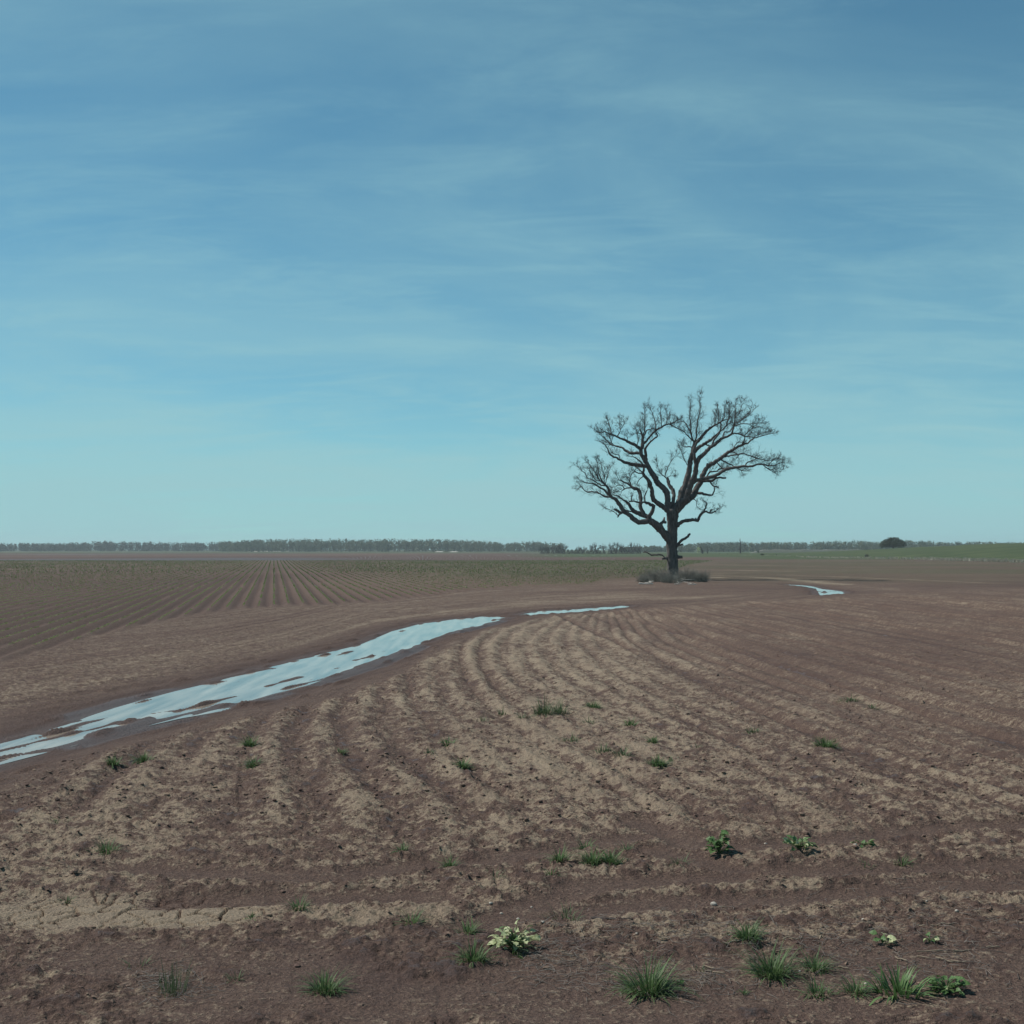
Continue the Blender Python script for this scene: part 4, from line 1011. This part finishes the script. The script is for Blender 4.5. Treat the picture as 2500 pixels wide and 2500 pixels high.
# ------------------------------------------------------------------ seedlings in the crop rows
def crop():
    cs = np.arange(-330, 400); Vs = []; Ts = []; Cs = []; k = 0
    X = []; Y = []; S = []
    y = 42.0
    while y < 372:
        dens, size, ds = (14, .048, 1.5) if y < 95 else ((4, .085, 2.5) if y < 165 else (1.4, .15, 5.0))
        xr = cs*CROP_S-CROP_A*y
        xr = xr[(xr > -.43*y) & (xr < .16*y)]
        n = int(len(xr)*dens*ds)
        if n:
            yy = y+rng.uniform(0, ds, n); c = rng.integers(0, len(xr), n)
            kx = np.round((xr[c]+CROP_A*y)/CROP_S)
            xx = kx*CROP_S-CROP_A*yy+rng.normal(size=n)*.024
            X.append(xx); Y.append(yy); S.append(np.full(n, size))
        y += ds
    X = np.concatenate(X); Y = np.concatenate(Y); S = np.concatenate(S)
    px = CX+F*X/Y; py = HOR+CH*F/Y
    m = crop_mask(px, py); gap = noise(X*.5, Y*.18, 77)
    ok = (m > .75) & (gap > -.42)
    X, Y, S = X[ok], Y[ok], S[ok]; n = len(X); Z, _ = land(X, Y)
    a = rng.uniform(0, 6.28, n); s = S*rng.uniform(.6, 1.3, n); h = s*rng.uniform(.7, 1.3, n)
    b = np.stack([X, Y, Z-.01], 1); d = np.stack([np.cos(a), np.sin(a), np.zeros(n)], 1); e = np.stack([-np.sin(a), np.cos(a), np.zeros(n)], 1)
    up = np.array([[0, 0, 1.]])
    p0 = b; p1 = b+d*(s*.7)[:, None]+e*(s*.35)[:, None]+up*h[:, None]; p2 = b+d*(s*1.1)[:, None]+up*(h*.8)[:, None]; p3 = b+d*(s*.7)[:, None]-e*(s*.35)[:, None]+up*h[:, None]
    V = np.stack([p0, p1, p2, p3], 1).reshape(-1, 3); i = np.arange(n)[:, None]*4
    c = np.clip(rng.uniform(size=n)*.5+.55*sst(150, 85, Y), 0, 1)
    me = mesh_np('seedlings', V, i+np.array([[0, 3, 2, 1]]), False); add_col(me, 'tint', np.repeat(np.stack([c, c, c, np.ones(n)], 1), 4, 0))
    print('seedling quads', n)
    tag(link('crop_seedlings', me, M_CROP), 'lines of small green seedlings along the straight crop rows', 'crop', kind='stuff')
crop()

# ------------------------------------------------------------------ brush and fallen wood round the oak
def shrub(px, py, wd, hh, n, seed, label):
    g = np.random.default_rng(seed); x, y = px2g(px, py); m = y/F; W_, H_ = wd*m, hh*m
    tb = Tubes()
    for i in range(n):
        a = g.uniform(0, 6.28); rr = math.sqrt(g.uniform())*.5*W_; b = np.array([rr*math.cos(a), rr*math.sin(a)*.6, -.03])
        hz = H_*g.uniform(.35, 1.05)*(1-.5*(2*rr/W_)**2); ln = g.normal(size=2)*.35
        t = b+[ln[0]*hz+b[0]*.2, ln[1]*hz, hz]; mid = (b+t)/2+g.normal(size=3)*.06*[1, 1, .3]
        tb.add(np.array([b, mid, t]), [.009, .007, .004], 3, 0, False)
        for _ in range(3):
            u = g.uniform(.35, 1); q = b*(1-u)+t*u; e = q+g.normal(size=3)*[.20, .16, .13]+[0, 0, .13]
            tb.add(np.array([q, (q+e)/2+g.normal(size=3)*.03, e]), [.007, .006, .003], 3, 0, False)
    o = link('brush_shrub', tb.mesh('brush_shrub'), M_BRUSH, None, (x, y, gz(x, y))); tag(o, label, 'shrub')
shrub(1602, 1421, 72, 42, 420, 11, 'widest grey leafless thicket on the left of the oak trunk')
shrub(1641, 1424, 46, 24, 190, 12, 'low grey brush in front of the oak trunk')
shrub(1676, 1420, 50, 42, 320, 13, 'tall grey leafless thicket on the right of the oak trunk')
shrub(1713, 1422, 30, 36, 180, 14, 'smallest upright grey brush at the outer right of the thicket')
shrub(1571, 1422, 30, 20, 110, 15, 'lowest outlying grey brush at the left end of the thicket')
for px, py, L, a, r, lab in ((1577,1427.5,36,.05,.07,'long bleached fallen branch lying left of the thicket'), (1583,1424,22,.5,.05,'short bleached branch crossed over the long one'),
                             (1672,1419,24,.7,.07,'pale broken bough leaning up in front of the right thicket'), (1662,1424,24,.1,.06,'pale fallen bough lying flat under the leaning one'),
                             (1690,1428,20,-.2,.05,'small bleached branch on bare soil right of the thicket'), (1653,1427,16,.4,.045,'bleached stick lying before the oak trunk')):
    x, y = px2g(px, py); m = y/F; tb = Tubes(); n = 7; Lm = L*m; P = []
    lift = .30 if 'leaning' in lab else 0
    for i in range(n):
        t = i/(n-1); xx = (t-.5)*Lm*math.cos(a); yy = (t-.5)*Lm*math.sin(a); P.append((xx, yy, gz(x+xx, y+yy)+r*.6+lift*t*Lm+rng.uniform(-.02, .02)))
    P = np.array(P); tb.add(P, np.linspace(r, r*.6, n), 6, .12)
    for u in (2, 4): tb.add(np.array([P[u], P[u]+[rng.normal()*.25, rng.normal()*.2, .12], P[u]+[rng.normal()*.5, rng.normal()*.3, .2]]), [r*.6, r*.45, r*.25], 5, .1)
    tag(link('fallen_branch', tb.mesh('fallen_branch'), M_BLEACH, None, (x, y, 0)), lab, 'branch')

# ------------------------------------------------------------------ far trees
M_WOODG = leafy('wood_foliage', (.052, .072, .044), (.140, .165, .098), .9, .15)
M_WOODD = leafy('dark_wood_foliage', (.032, .042, .038), (.085, .100, .078), .9, .1)
M_OAKG = leafy('evergreen_foliage', (.022, .030, .016), (.075, .080, .040), .85, .1)
M_CEDAR = leafy('cedar_foliage', (.018, .018, .016), (.055, .050, .040), .9, .1)
M_BAREC = leafy('bare_twigs', (.050, .050, .044), (.120, .125, .098), .9, .1)
M_FTRUNK = simple('far_trunk', (.05, .045, .042), (.09, .08, .07), 1, .9)
def crown_pts(g, lobes, n):
    """random points in a set of ellipsoid lobes, denser to the skin"""
    L = np.array(lobes); w_ = L[:, 3]*L[:, 4]*L[:, 5]; c = g.choice(len(L), n, p=w_/w_.sum())
    v = g.normal(size=(n, 3)); v /= np.linalg.norm(v, axis=1)[:, None]; r = g.uniform(.25, 1, n)**.5
    return L[c, :3]+v*r[:, None]*L[c, 3:6]
def leaf_tris(g, P, size, flat=.0):
    n = len(P); d = g.normal(size=(n, 3, 3)); d /= np.linalg.norm(d, axis=2)[..., None]
    V = P[:, None]+d*(size*g.uniform(.55, 1.25, (n, 1, 1))); c = g.uniform(size=n)
    return V.reshape(-1, 3), np.arange(3*n).reshape(-1, 3), np.repeat(np.stack([c, c, c, np.ones(n)], 1), 3, 0)
def tree_proto(seed, H, W_, n, size, bare=False, low=.25):
    g = np.random.default_rng(seed); lob = []
    for i in range(g.integers(6, 10)):
        a = g.uniform(0, 6.28); rr = g.uniform(0, .32)*W_; z = H*g.uniform(low+.12, .86)
        s = W_*g.uniform(.14, .24); lob.append((rr*math.cos(a), rr*math.sin(a), min(z, H-s*.8), s, s, s*.85))
    V, T, C = leaf_tris(g, crown_pts(g, lob, n), size)
    cm = mesh_np('crown', V, T, False); add_col(cm, 'tint', C)
    tb = Tubes(); tb.add(np.array([[0, 0, -.2], [.1, 0, H*.3], [0, .1, H*.7]]), [W_*.028, W_*.022, W_*.008], 6, .1)
    for l in lob[:6]: 
        p = np.array(l[:3]); tb.add(np.array([[0, 0, H*.22], p*[.5, .5, .75], p]), [W_*.015, W_*.011, W_*.005], 4, .1)
    return cm, tb.mesh('trunk')
def bare_proto(seed, H, W_):
    g = np.random.default_rng(seed); tb = Tubes(); tr = Tubes()
    def rec(p, d, L, r, lev):
        e = p+d*L; mid = (p+e)/2+g.normal(size=3)*L*.06
        (tr if lev == 0 else tb).add(np.array([p, mid, e]), [r, r*.85, r*.65], 5 if lev < 2 else 3, 0, False)
        if lev == 4: return
        for _ in range((4, 4, 4, 4)[lev]):
            ax = g.normal(size=3); ax -= d*np.dot(ax, d); ax /= np.linalg.norm(ax); an = g.uniform(.3, .85)
            nd_ = d*math.cos(an)+ax*math.sin(an); nd_ /= np.linalg.norm(nd_); q = p+d*L*g.uniform(.65, 1)
            rec(q, nd_, L*g.uniform(.55, .8), r*.6, lev+1)
    rec(np.array([0, 0, -.2]), np.array([0, 0, 1.]), H*.36, W_*.030, 0)
    V = np.vstack(tb.V); sx = W_/(np.ptp(V[:, 0])+1e-6); k = H/V[:, 2].max()
    tb.V = [V*[sx, sx, k]]; Vt = np.vstack(tr.V); tr.V = [Vt*[sx, sx, k]]
    return tb.mesh('crown'), tr.mesh('trunk')
def place(name, protos, mats, px, D, Htop, label, cat, group, W_=None, seed=0, z0=0, zrot=None):
    cm, tm = protos; x = (px-CX)/F*D
    root = empty(name, (x, D, z0)); tag(root, label, cat, group)
    for nm, me, mm in (('crown', cm, mats[0]), ('trunk', tm, mats[1])):
        if not me.materials: me.materials.append(mm)
        o = link(nm, me, None, root)
    root.rotation_euler.z = rng.uniform(0, 6.28) if zrot is None else zrot
    root.scale = (W_ or 1, W_ or 1, Htop); return root
WT = [(60-200,1329),(75,1329),(160,1329),(230,1325.5),(300,1325),(400,1327),(500,1327),(530,1324),(560,1326),(640,1320.5),(710,1319.5),(800,1320),(900,1321),(950,1319.5),(1030,1320),(1100,1321),(1150,1322.5),(1200,1324.5),(1230,1329),(1275,1325),(1310,1325),(1345,1328)]
# near row of the wood: trees one can tell apart
protos = [tree_proto(200+i, 1.0, 1.0, 520, .055, low=.1) for i in range(6)]
p_ = 585
k = 0
while p_ < 1335:
    D = 1660+rng.uniform(-60, 60); H = CH+(HOR-ip(p_, WT)-rng.uniform(-1.5, 1.5))/F*D
    place('woodland_tree', protos[k % 6], (M_WOODG, M_FTRUNK), p_, D, H, 'rounded grey-green tree in the front row of the long far wood', 'tree', 'trees in the front row of the far wood', H*rng.uniform(.85, 1.15))
    p_ += rng.uniform(11, 20); k += 1
def wood(pts, D0, D1, n, top, seed, label, material, size=1.3, wfac=.75):
    g = np.random.default_rng(seed); Vs, Ts, Cs = [], [], []; k = 0
    for i in range(n):
        px = g.uniform(*pts); D = g.uniform(D0, D1); H = max(3, CH+(HOR-ip(px, top)-g.uniform(-1.2, 1.6))/F*D); H *= 1.14; W_ = H*wfac*g.uniform(.7, 1.3); x = (px-CX)/F*D
        lob = []
        for j in range(5):
            s = W_*g.uniform(.2, .33); lob.append((x+g.normal()*W_*.2, D+g.normal()*W_*.2, min(H-s*.9, H*g.uniform(.3, .92)), s, s, s))
        lob.append((x, D, H*.25, W_*.55, W_*.4, H*.28)); lob.append((x, D, H*.5, W_*.4, W_*.3, H*.3))
        P = crown_pts(g, lob, 100); P[:, 2] = np.maximum(P[:, 2], .3)
        V, T, C = leaf_tris(g, P, size); C[:, :3] = np.clip(C[:, :3]*.6+g.uniform(0, .45), 0, 1)
        Vs.append(V); Ts.append(T+k); Cs.append(C); k += len(V)
    me = mesh_np('wood', np.vstack(Vs), np.vstack(Ts), False); add_col(me, 'tint', np.vstack(Cs))
    tag(link('wood', me, material), label, 'wood', kind='stuff')
wood((-250, 640), 1950, 2200, 460, WT, 1, 'dark far-off wood low on the horizon behind the crop rows', M_WOODD, 1.6)
wood((540, 1370), 1740, 1900, 420, WT, 2, 'hazy grey-green mass of wood behind its front row of trees', M_WOODG, 1.5)
RT = [(1480,1340),(1560,1336),(1640,1334),(1680,1332),(1705,1327.5),(1773,1326.5),(1835,1326.5),(1980,1326),(2020,1325),(2100,1324),(2140,1325),(2215,1322.5),(2260,1325),(2325,1327),(2390,1326),(2430,1327),(2700,1326)]
wood((1500, 2720), 1500, 1700, 700, RT, 3, 'long green far-off wood behind the grassy hill and the dead snag', M_WOODG, 1.3, .75)
# bare trees and cedars in the nearer hedgerow
bp = [bare_proto(300+i, 1, 1) for i in range(4)]
for i, (rx, ry, wf) in enumerate([(20,190,.8),(110,185,.9),(200,190,.8),(270,178,1),(370,160,.9),(590,195,.8),(680,200,.8),(800,188,.8),(880,140,1),(985,162,.8),(1110,150,.8),(1190,140,1),(1272,155,.6),(1320,180,.7),(1390,188,.7),(1440,145,.8),(1515,150,.8)]):
    D = 950+rng.uniform(-15, 25); top = 1300+ry*.1553; H = CH+(HOR-top)/F*D
    place('bare_tree', bp[i % 4], (M_BAREC, M_FTRUNK), 1320+rx*.1553, D, H, 'leafless spreading tree rising out of the dark cedar hedgerow', 'tree', 'leafless trees of the hedgerow', H*wf*.95)
M_BAREC2 = simple('bare_crown', (.05, .047, .042), (.10, .095, .08), 1, .9)
for c, t in bp: c.materials.clear(); c.materials.append(M_BAREC2)
def cedar_proto(seed):
    g = np.random.default_rng(seed); n = 420; t = g.uniform(0, 1, n)**1.3; a = g.uniform(0, 6.28, n); r = .5*(1-t)**.6*np.sqrt(g.uniform(.3, 1, n))
    V, T, C = leaf_tris(g, np.stack([r*np.cos(a), r*np.sin(a), t*.95+.03], 1), .08); me = mesh_np('crown', V, T, False); add_col(me, 'tint', C)
    tb = Tubes(); tb.add(np.array([[0, 0, -.05], [0, 0, .4], [0, .01, .8]]), [.03, .025, .01], 5); return me, tb.mesh('trunk')
cp = [cedar_proto(400+i) for i in range(3)]
for i, (rx, ry, w_) in enumerate([(20,290,70),(70,285,60),(122,235,50),(185,285,60),(250,245,70),(300,225,100),(350,250,90),(430,265,60),(490,265,80),(560,245,80),(625,238,80),(670,275,60),(740,275,70),(800,255,80),(860,245,80),(900,240,60),(940,290,50),(1000,275,50),(1095,245,80),(1140,240,90),(1195,260,70),(1262,225,60),(1330,250,80),(1390,270,80),(1440,285,60),(1480,250,60),(1545,255,70)]):
    D = 915+rng.uniform(-15, 15); H = CH+(HOR-(1300+ry*.1553))/F*D
    place('cedar_bush', cp[i % 3], (M_CEDAR, M_FTRUNK), 1320+rx*.1553, D, H, 'dark bushy cedar at the foot of the leafless hedgerow trees', 'bush', 'cedars of the hedgerow', w_*.1553/F*D*1.15)

# round evergreen on the hill
def hill_oak():
    D = 690.; px = 2181; z0 = CH+(HOR-1338.5)/F*D; top = CH+(HOR-1308.5)/F*D; H = top-z0; W_ = 66/F*D
    root = empty('evergreen_oak', ((px-CX)/F*D, D, z0-.4)); tag(root, 'round dark evergreen tree standing alone on the grassy hill', 'tree')
    g = np.random.default_rng(5); s = W_/66.
    lob = [(0, 0, H*.62, 17*s, 15*s, H*.36), (-14*s, 2, H*.50, 12*s, 12*s, H*.33), (14*s, -1, H*.50, 13*s, 12*s, H*.30), (-24*s, 1, H*.30, 9*s, 9*s, H*.22), (25*s, 0, H*.38, 8*s, 8*s, H*.28), (4*s, -6, H*.40, 18*s, 9*s, H*.32), (-6*s, 6, H*.45, 18*s, 9*s, H*.35), (-8*s, 0, H*.80, 8*s, 8*s, H*.18), (7*s, 0, H*.82, 8*s, 8*s, H*.16)]
    V, T, C = leaf_tris(g, crown_pts(g, lob, 5200), .34); me = mesh_np('crown', V, T, False); add_col(me, 'tint', C); link('crown', me, M_OAKG, root)
    tb = Tubes(); tb.add(np.array([[0, 0, -.5], [.1, 0, H*.3], [0, 0, H*.6]]), [.55, .42, .2], 8, .08)
    for l in lob[1:]: p = np.array(l[:3]); tb.add(np.array([[0, 0, H*.15], p*[.5, .5, .8], p]), [.28, .2, .1], 5, .1)
    link('trunk', tb.mesh('trunk'), M_FTRUNK, root)
hill_oak()
# dead snag
def snag(px, top, base_py, name, label, r, arms, lean=0):
    D = CH*F/(base_py-HOR); H = CH+(HOR-top)/F*D; x = (px-CX)/F*D
    root = empty(name, (x, D, 0)); tag(root, label, 'dead tree')
    tb = Tubes(); n = 8; P = np.array([[lean*H*(i/(n-1))+math.sin(i*1.7)*r*.5, 0, -.1+(H+.1)*i/(n-1)] for i in range(n)]); tb.add(P, np.linspace(r, r*.22, n), 7, .1); link('trunk', tb.mesh('trunk'), M_FTRUNK, root)
    for h, dx, dz in arms:
        t = Tubes(); b = np.array([lean*H*h, 0, H*h]); t.add(np.array([b, b+[dx*.5, .1, dz*.35], b+[dx, .2, dz]]), [r*.45, r*.35, r*.15], 5, .1); link('limb', t.mesh('limb'), M_FTRUNK, root)
snag(1806.5, 1314.5, 1353, 'dead_snag', 'tall thin dead snag with stub limbs at the meadow edge', .58, [(.25, -1.3, 1.2), (.33, 1.2, 1.3), (.55, .8, .9), (.68, -.6, .8), (.75, 1.7, .7), (.8, -.5, .9)], .035)
snag(1727, 1335, 1352.5, 'dead_pole', 'short bare dead pole beside the leaning trunk', .36, [(.6, .4, .5)], 0)
# leaning stump and pale bush beside it
D = CH*F/(1352.5-HOR); root = empty('leaning_trunk', ((1716-CX)/F*D, D, 0)); tag(root, 'dark ivy-clad leaning trunk beside the pale green bush', 'dead tree')
tb = Tubes(); tb.add(np.array([[0, 0, -.1], [-.5, 0, 1.6], [-1.0, 0, 3.2], [-1.4, 0, 4.4]]), [.55, .5, .42, .25], 8, .15); link('trunk', tb.mesh('trunk'), M_FTRUNK, root)
g = np.random.default_rng(8); V, T, C = leaf_tris(g, np.stack([-.32*np.linspace(0, 4.4, 160)+g.normal(size=160)*.4, g.normal(size=160)*.4, np.linspace(.1, 4.5, 160)], 1), .3)
me = mesh_np('ivy', V, T, False); add_col(me, 'tint', C); link('ivy', me, M_OAKG, root)
M_PALEB = leafy('pale_bush_foliage', (.30, .36, .17), (.50, .55, .30), .8, .2)
def bush(px, base_py, wpx, hpx, name, label, m, n, size, seed):
    D = CH*F/(base_py-HOR); s = D/F; g = np.random.default_rng(seed); W_, H_ = wpx*s, hpx*s
    lob = [(g.normal()*W_*.15, g.normal()*W_*.1, H_*g.uniform(.35, .7), W_*.33, W_*.33, H_*.33) for _ in range(5)]+[(0, 0, H_*.3, W_*.45, W_*.4, H_*.3)]
    root = empty(name, ((px-CX)/F*D, D, 0)); tag(root, label, 'bush')
    V, T, C = leaf_tris(g, crown_pts(g, lob, n), size); me = mesh_np('crown', V, T, False); add_col(me, 'tint', C); link('crown', me, m, root)
    tb = Tubes(); tb.add(np.array([[0, 0, -.05], [0, 0, H_*.4], [.05, 0, H_*.7]]), [.09, .07, .03], 5); link('trunk', tb.mesh('trunk'), M_FTRUNK, root)
bush(1706, 1351.5, 13, 16, 'pale_bush', 'pale yellow-green bush beside the leaning dark trunk', M_PALEB, 420, .3, 21)
bush(1861, 1357, 10, 6, 'green_bush', 'low dark green bush on the meadow right of the snag', M_OAKG, 260, .22, 22)
bush(1851, 1343+9, 6, 11, 'young_tree', 'small upright tree in front of the far wood near the levee end', M_WOODG, 200, .3, 23)
# fence brace: two posts and a rail
def brace(px, base_py, wpx, hpx, label):
    D = CH*F/(base_py-HOR); s = D/F; z0 = 0
    root = empty('fence_brace', ((px-CX)/F*D, D, 0)); tag(root, label, 'fence')
    for sx in (-.5, .5):
        t = Tubes(); t.add(np.array([[sx*wpx*s, 0, -.2], [sx*wpx*s, 0, hpx*s*.5], [sx*wpx*s, 0, hpx*s]]), [.17, .17, .16], 8, .04); link('post', t.mesh('post'), M_FTRUNK, root)
    for zz in (.55, .86):
        t = Tubes(); t.add(np.array([[-wpx*s*.5, 0, hpx*s*zz], [0, 0, hpx*s*(zz+.02)], [wpx*s*.5, 0, hpx*s*(zz-.02)]]), [.13, .12, .13], 6, .04); link('rail', t.mesh('rail'), M_FTRUNK, root)
brace(2116, 1363, 6, 9.5, 'dark wooden two-post fence brace at the foot of the hill')
for px, b, h in ((1895.5, 1358, 6), (1757, 1355, 4), (1776, 1355, 4), (2380, 1369.5, 6), (2300, 1367, 5), (2250, 1366, 5), (2190, 1365, 5)):
    D = CH*F/(b-HOR); s = D/F; t = Tubes(); t.add(np.array([[0, 0, -.2], [.02, 0, h*s*.5], [0, 0, h*s]]), [.12, .12, .11], 7, .05)
    tag(link('fence_post', t.mesh('fence_post'), M_FTRUNK, None, ((px-CX)/F*D, D, 0)), 'weathered fence post in the pale grass along the field edge', 'fence post', 'fence posts along the field edge')
# pale dry grass along the foot of the hill
def dry_grass():
    n = 22000; px = 1690+(2560-1690)*rng.uniform(size=n)**.8; foot = ip(px, [(1690, 1354), (1800, 1356), (1900, 1358), (2020, 1362), (2150, 1363.6), (2281, 1366.8), (2427, 1370.4), (2600, 1377)])
    D = CH*F/(foot-HOR)+rng.normal(size=n)*5; x = (px-CX)/F*D; cov = noise(px*.05, px*0+.5, 71); cov2 = noise(px*.2, px*0+2.5, 72)
    ok = (cov+cov2*.5 > -.45+.55*sst(2050, 1750, px)); x, D, px = x[ok], D[ok], px[ok]; n = len(x)
    h = (.35+.40*sst(1800, 2400, px))*rng.uniform(.35, 1.1, n)*(1+.5*noise(px*.1, px*0, 73)); wd = .07*rng.uniform(.5, 1.4, n); l = rng.normal(size=(n, 2))*.25
    z0 = np.zeros(n)
    V = np.stack([np.stack([x-wd, D, z0], 1), np.stack([x+wd, D+rng.normal(size=n)*.1, z0], 1), np.stack([x+l[:, 0], D+l[:, 1], h+.02], 1)], 1).reshape(-1, 3)
    c = rng.uniform(size=n); me = mesh_np('dry_grass', V, np.arange(3*n).reshape(-1, 3), False); add_col(me, 'tint', np.repeat(np.stack([c, c, c, np.ones(n)], 1), 3, 0))
    tag(link('dry_grass', me, M_STRAWG), 'pale dry grass fringe along the foot of the green hill', 'grass', kind='stuff')
dry_grass()
# bright bare sandbanks far off before the wood
M_SAND = simple('sand', (.52, .48, .42), (.62, .58, .52), .3)
for px0, px1, D in ((1063, 1082, 1560), (1098, 1118, 1560), (605, 705, 1880)):
    n = 16; V = []
    for i in range(n+1):
        x = (px0+(px1-px0)*i/n-CX)/F*D; t = math.sin(math.pi*i/n)**.5; V += [(x, D-14, -.05), (x, D-3, .45*t+.02), (x, D+3, .5*t+.02), (x, D+14, -.05)]
    i = np.arange(len(V)).reshape(-1, 4); q = np.stack([i[:-1, :-1], i[1:, :-1], i[1:, 1:], i[:-1, 1:]], -1).reshape(-1, 4)
    tag(link('sandbank', mesh_np('sandbank', V, q), M_SAND), 'bright pale bare bank at the foot of the far wood', 'bank', 'bare banks before the far wood', 'structure')

# ------------------------------------------------------------------ haze
def haze():
    x0, x1, y0, y1, z0, z1 = -3200, 3200, -400, 3000, -1.2, 24
    V = [(x, y, z) for x in (x0, x1) for y in (y0, y1) for z in (z0, z1)]
    Q = [(0, 1, 3, 2), (4, 6, 7, 5), (0, 4, 5, 1), (2, 3, 7, 6), (0, 2, 6, 4), (1, 5, 7, 3)]
    me = mesh_np('haze', np.array(V), np.array(Q), False)
    m = bpy.data.materials.new('haze_air'); m.use_nodes = True; t = m.node_tree; t.nodes.clear()
    o = t.nodes.new('ShaderNodeOutputMaterial'); v = t.nodes.new('ShaderNodeVolumePrincipled')
    v.inputs['Color'].default_value = (.80, .92, .95, 1); v.inputs['Density'].default_value = .00015; v.inputs['Anisotropy'].default_value = .2
    t.links.new(v.outputs[0], o.inputs['Volume'])
    tag(link('haze', me, m), 'thin pale haze in the air over the fields', 'haze', kind='stuff')
haze()
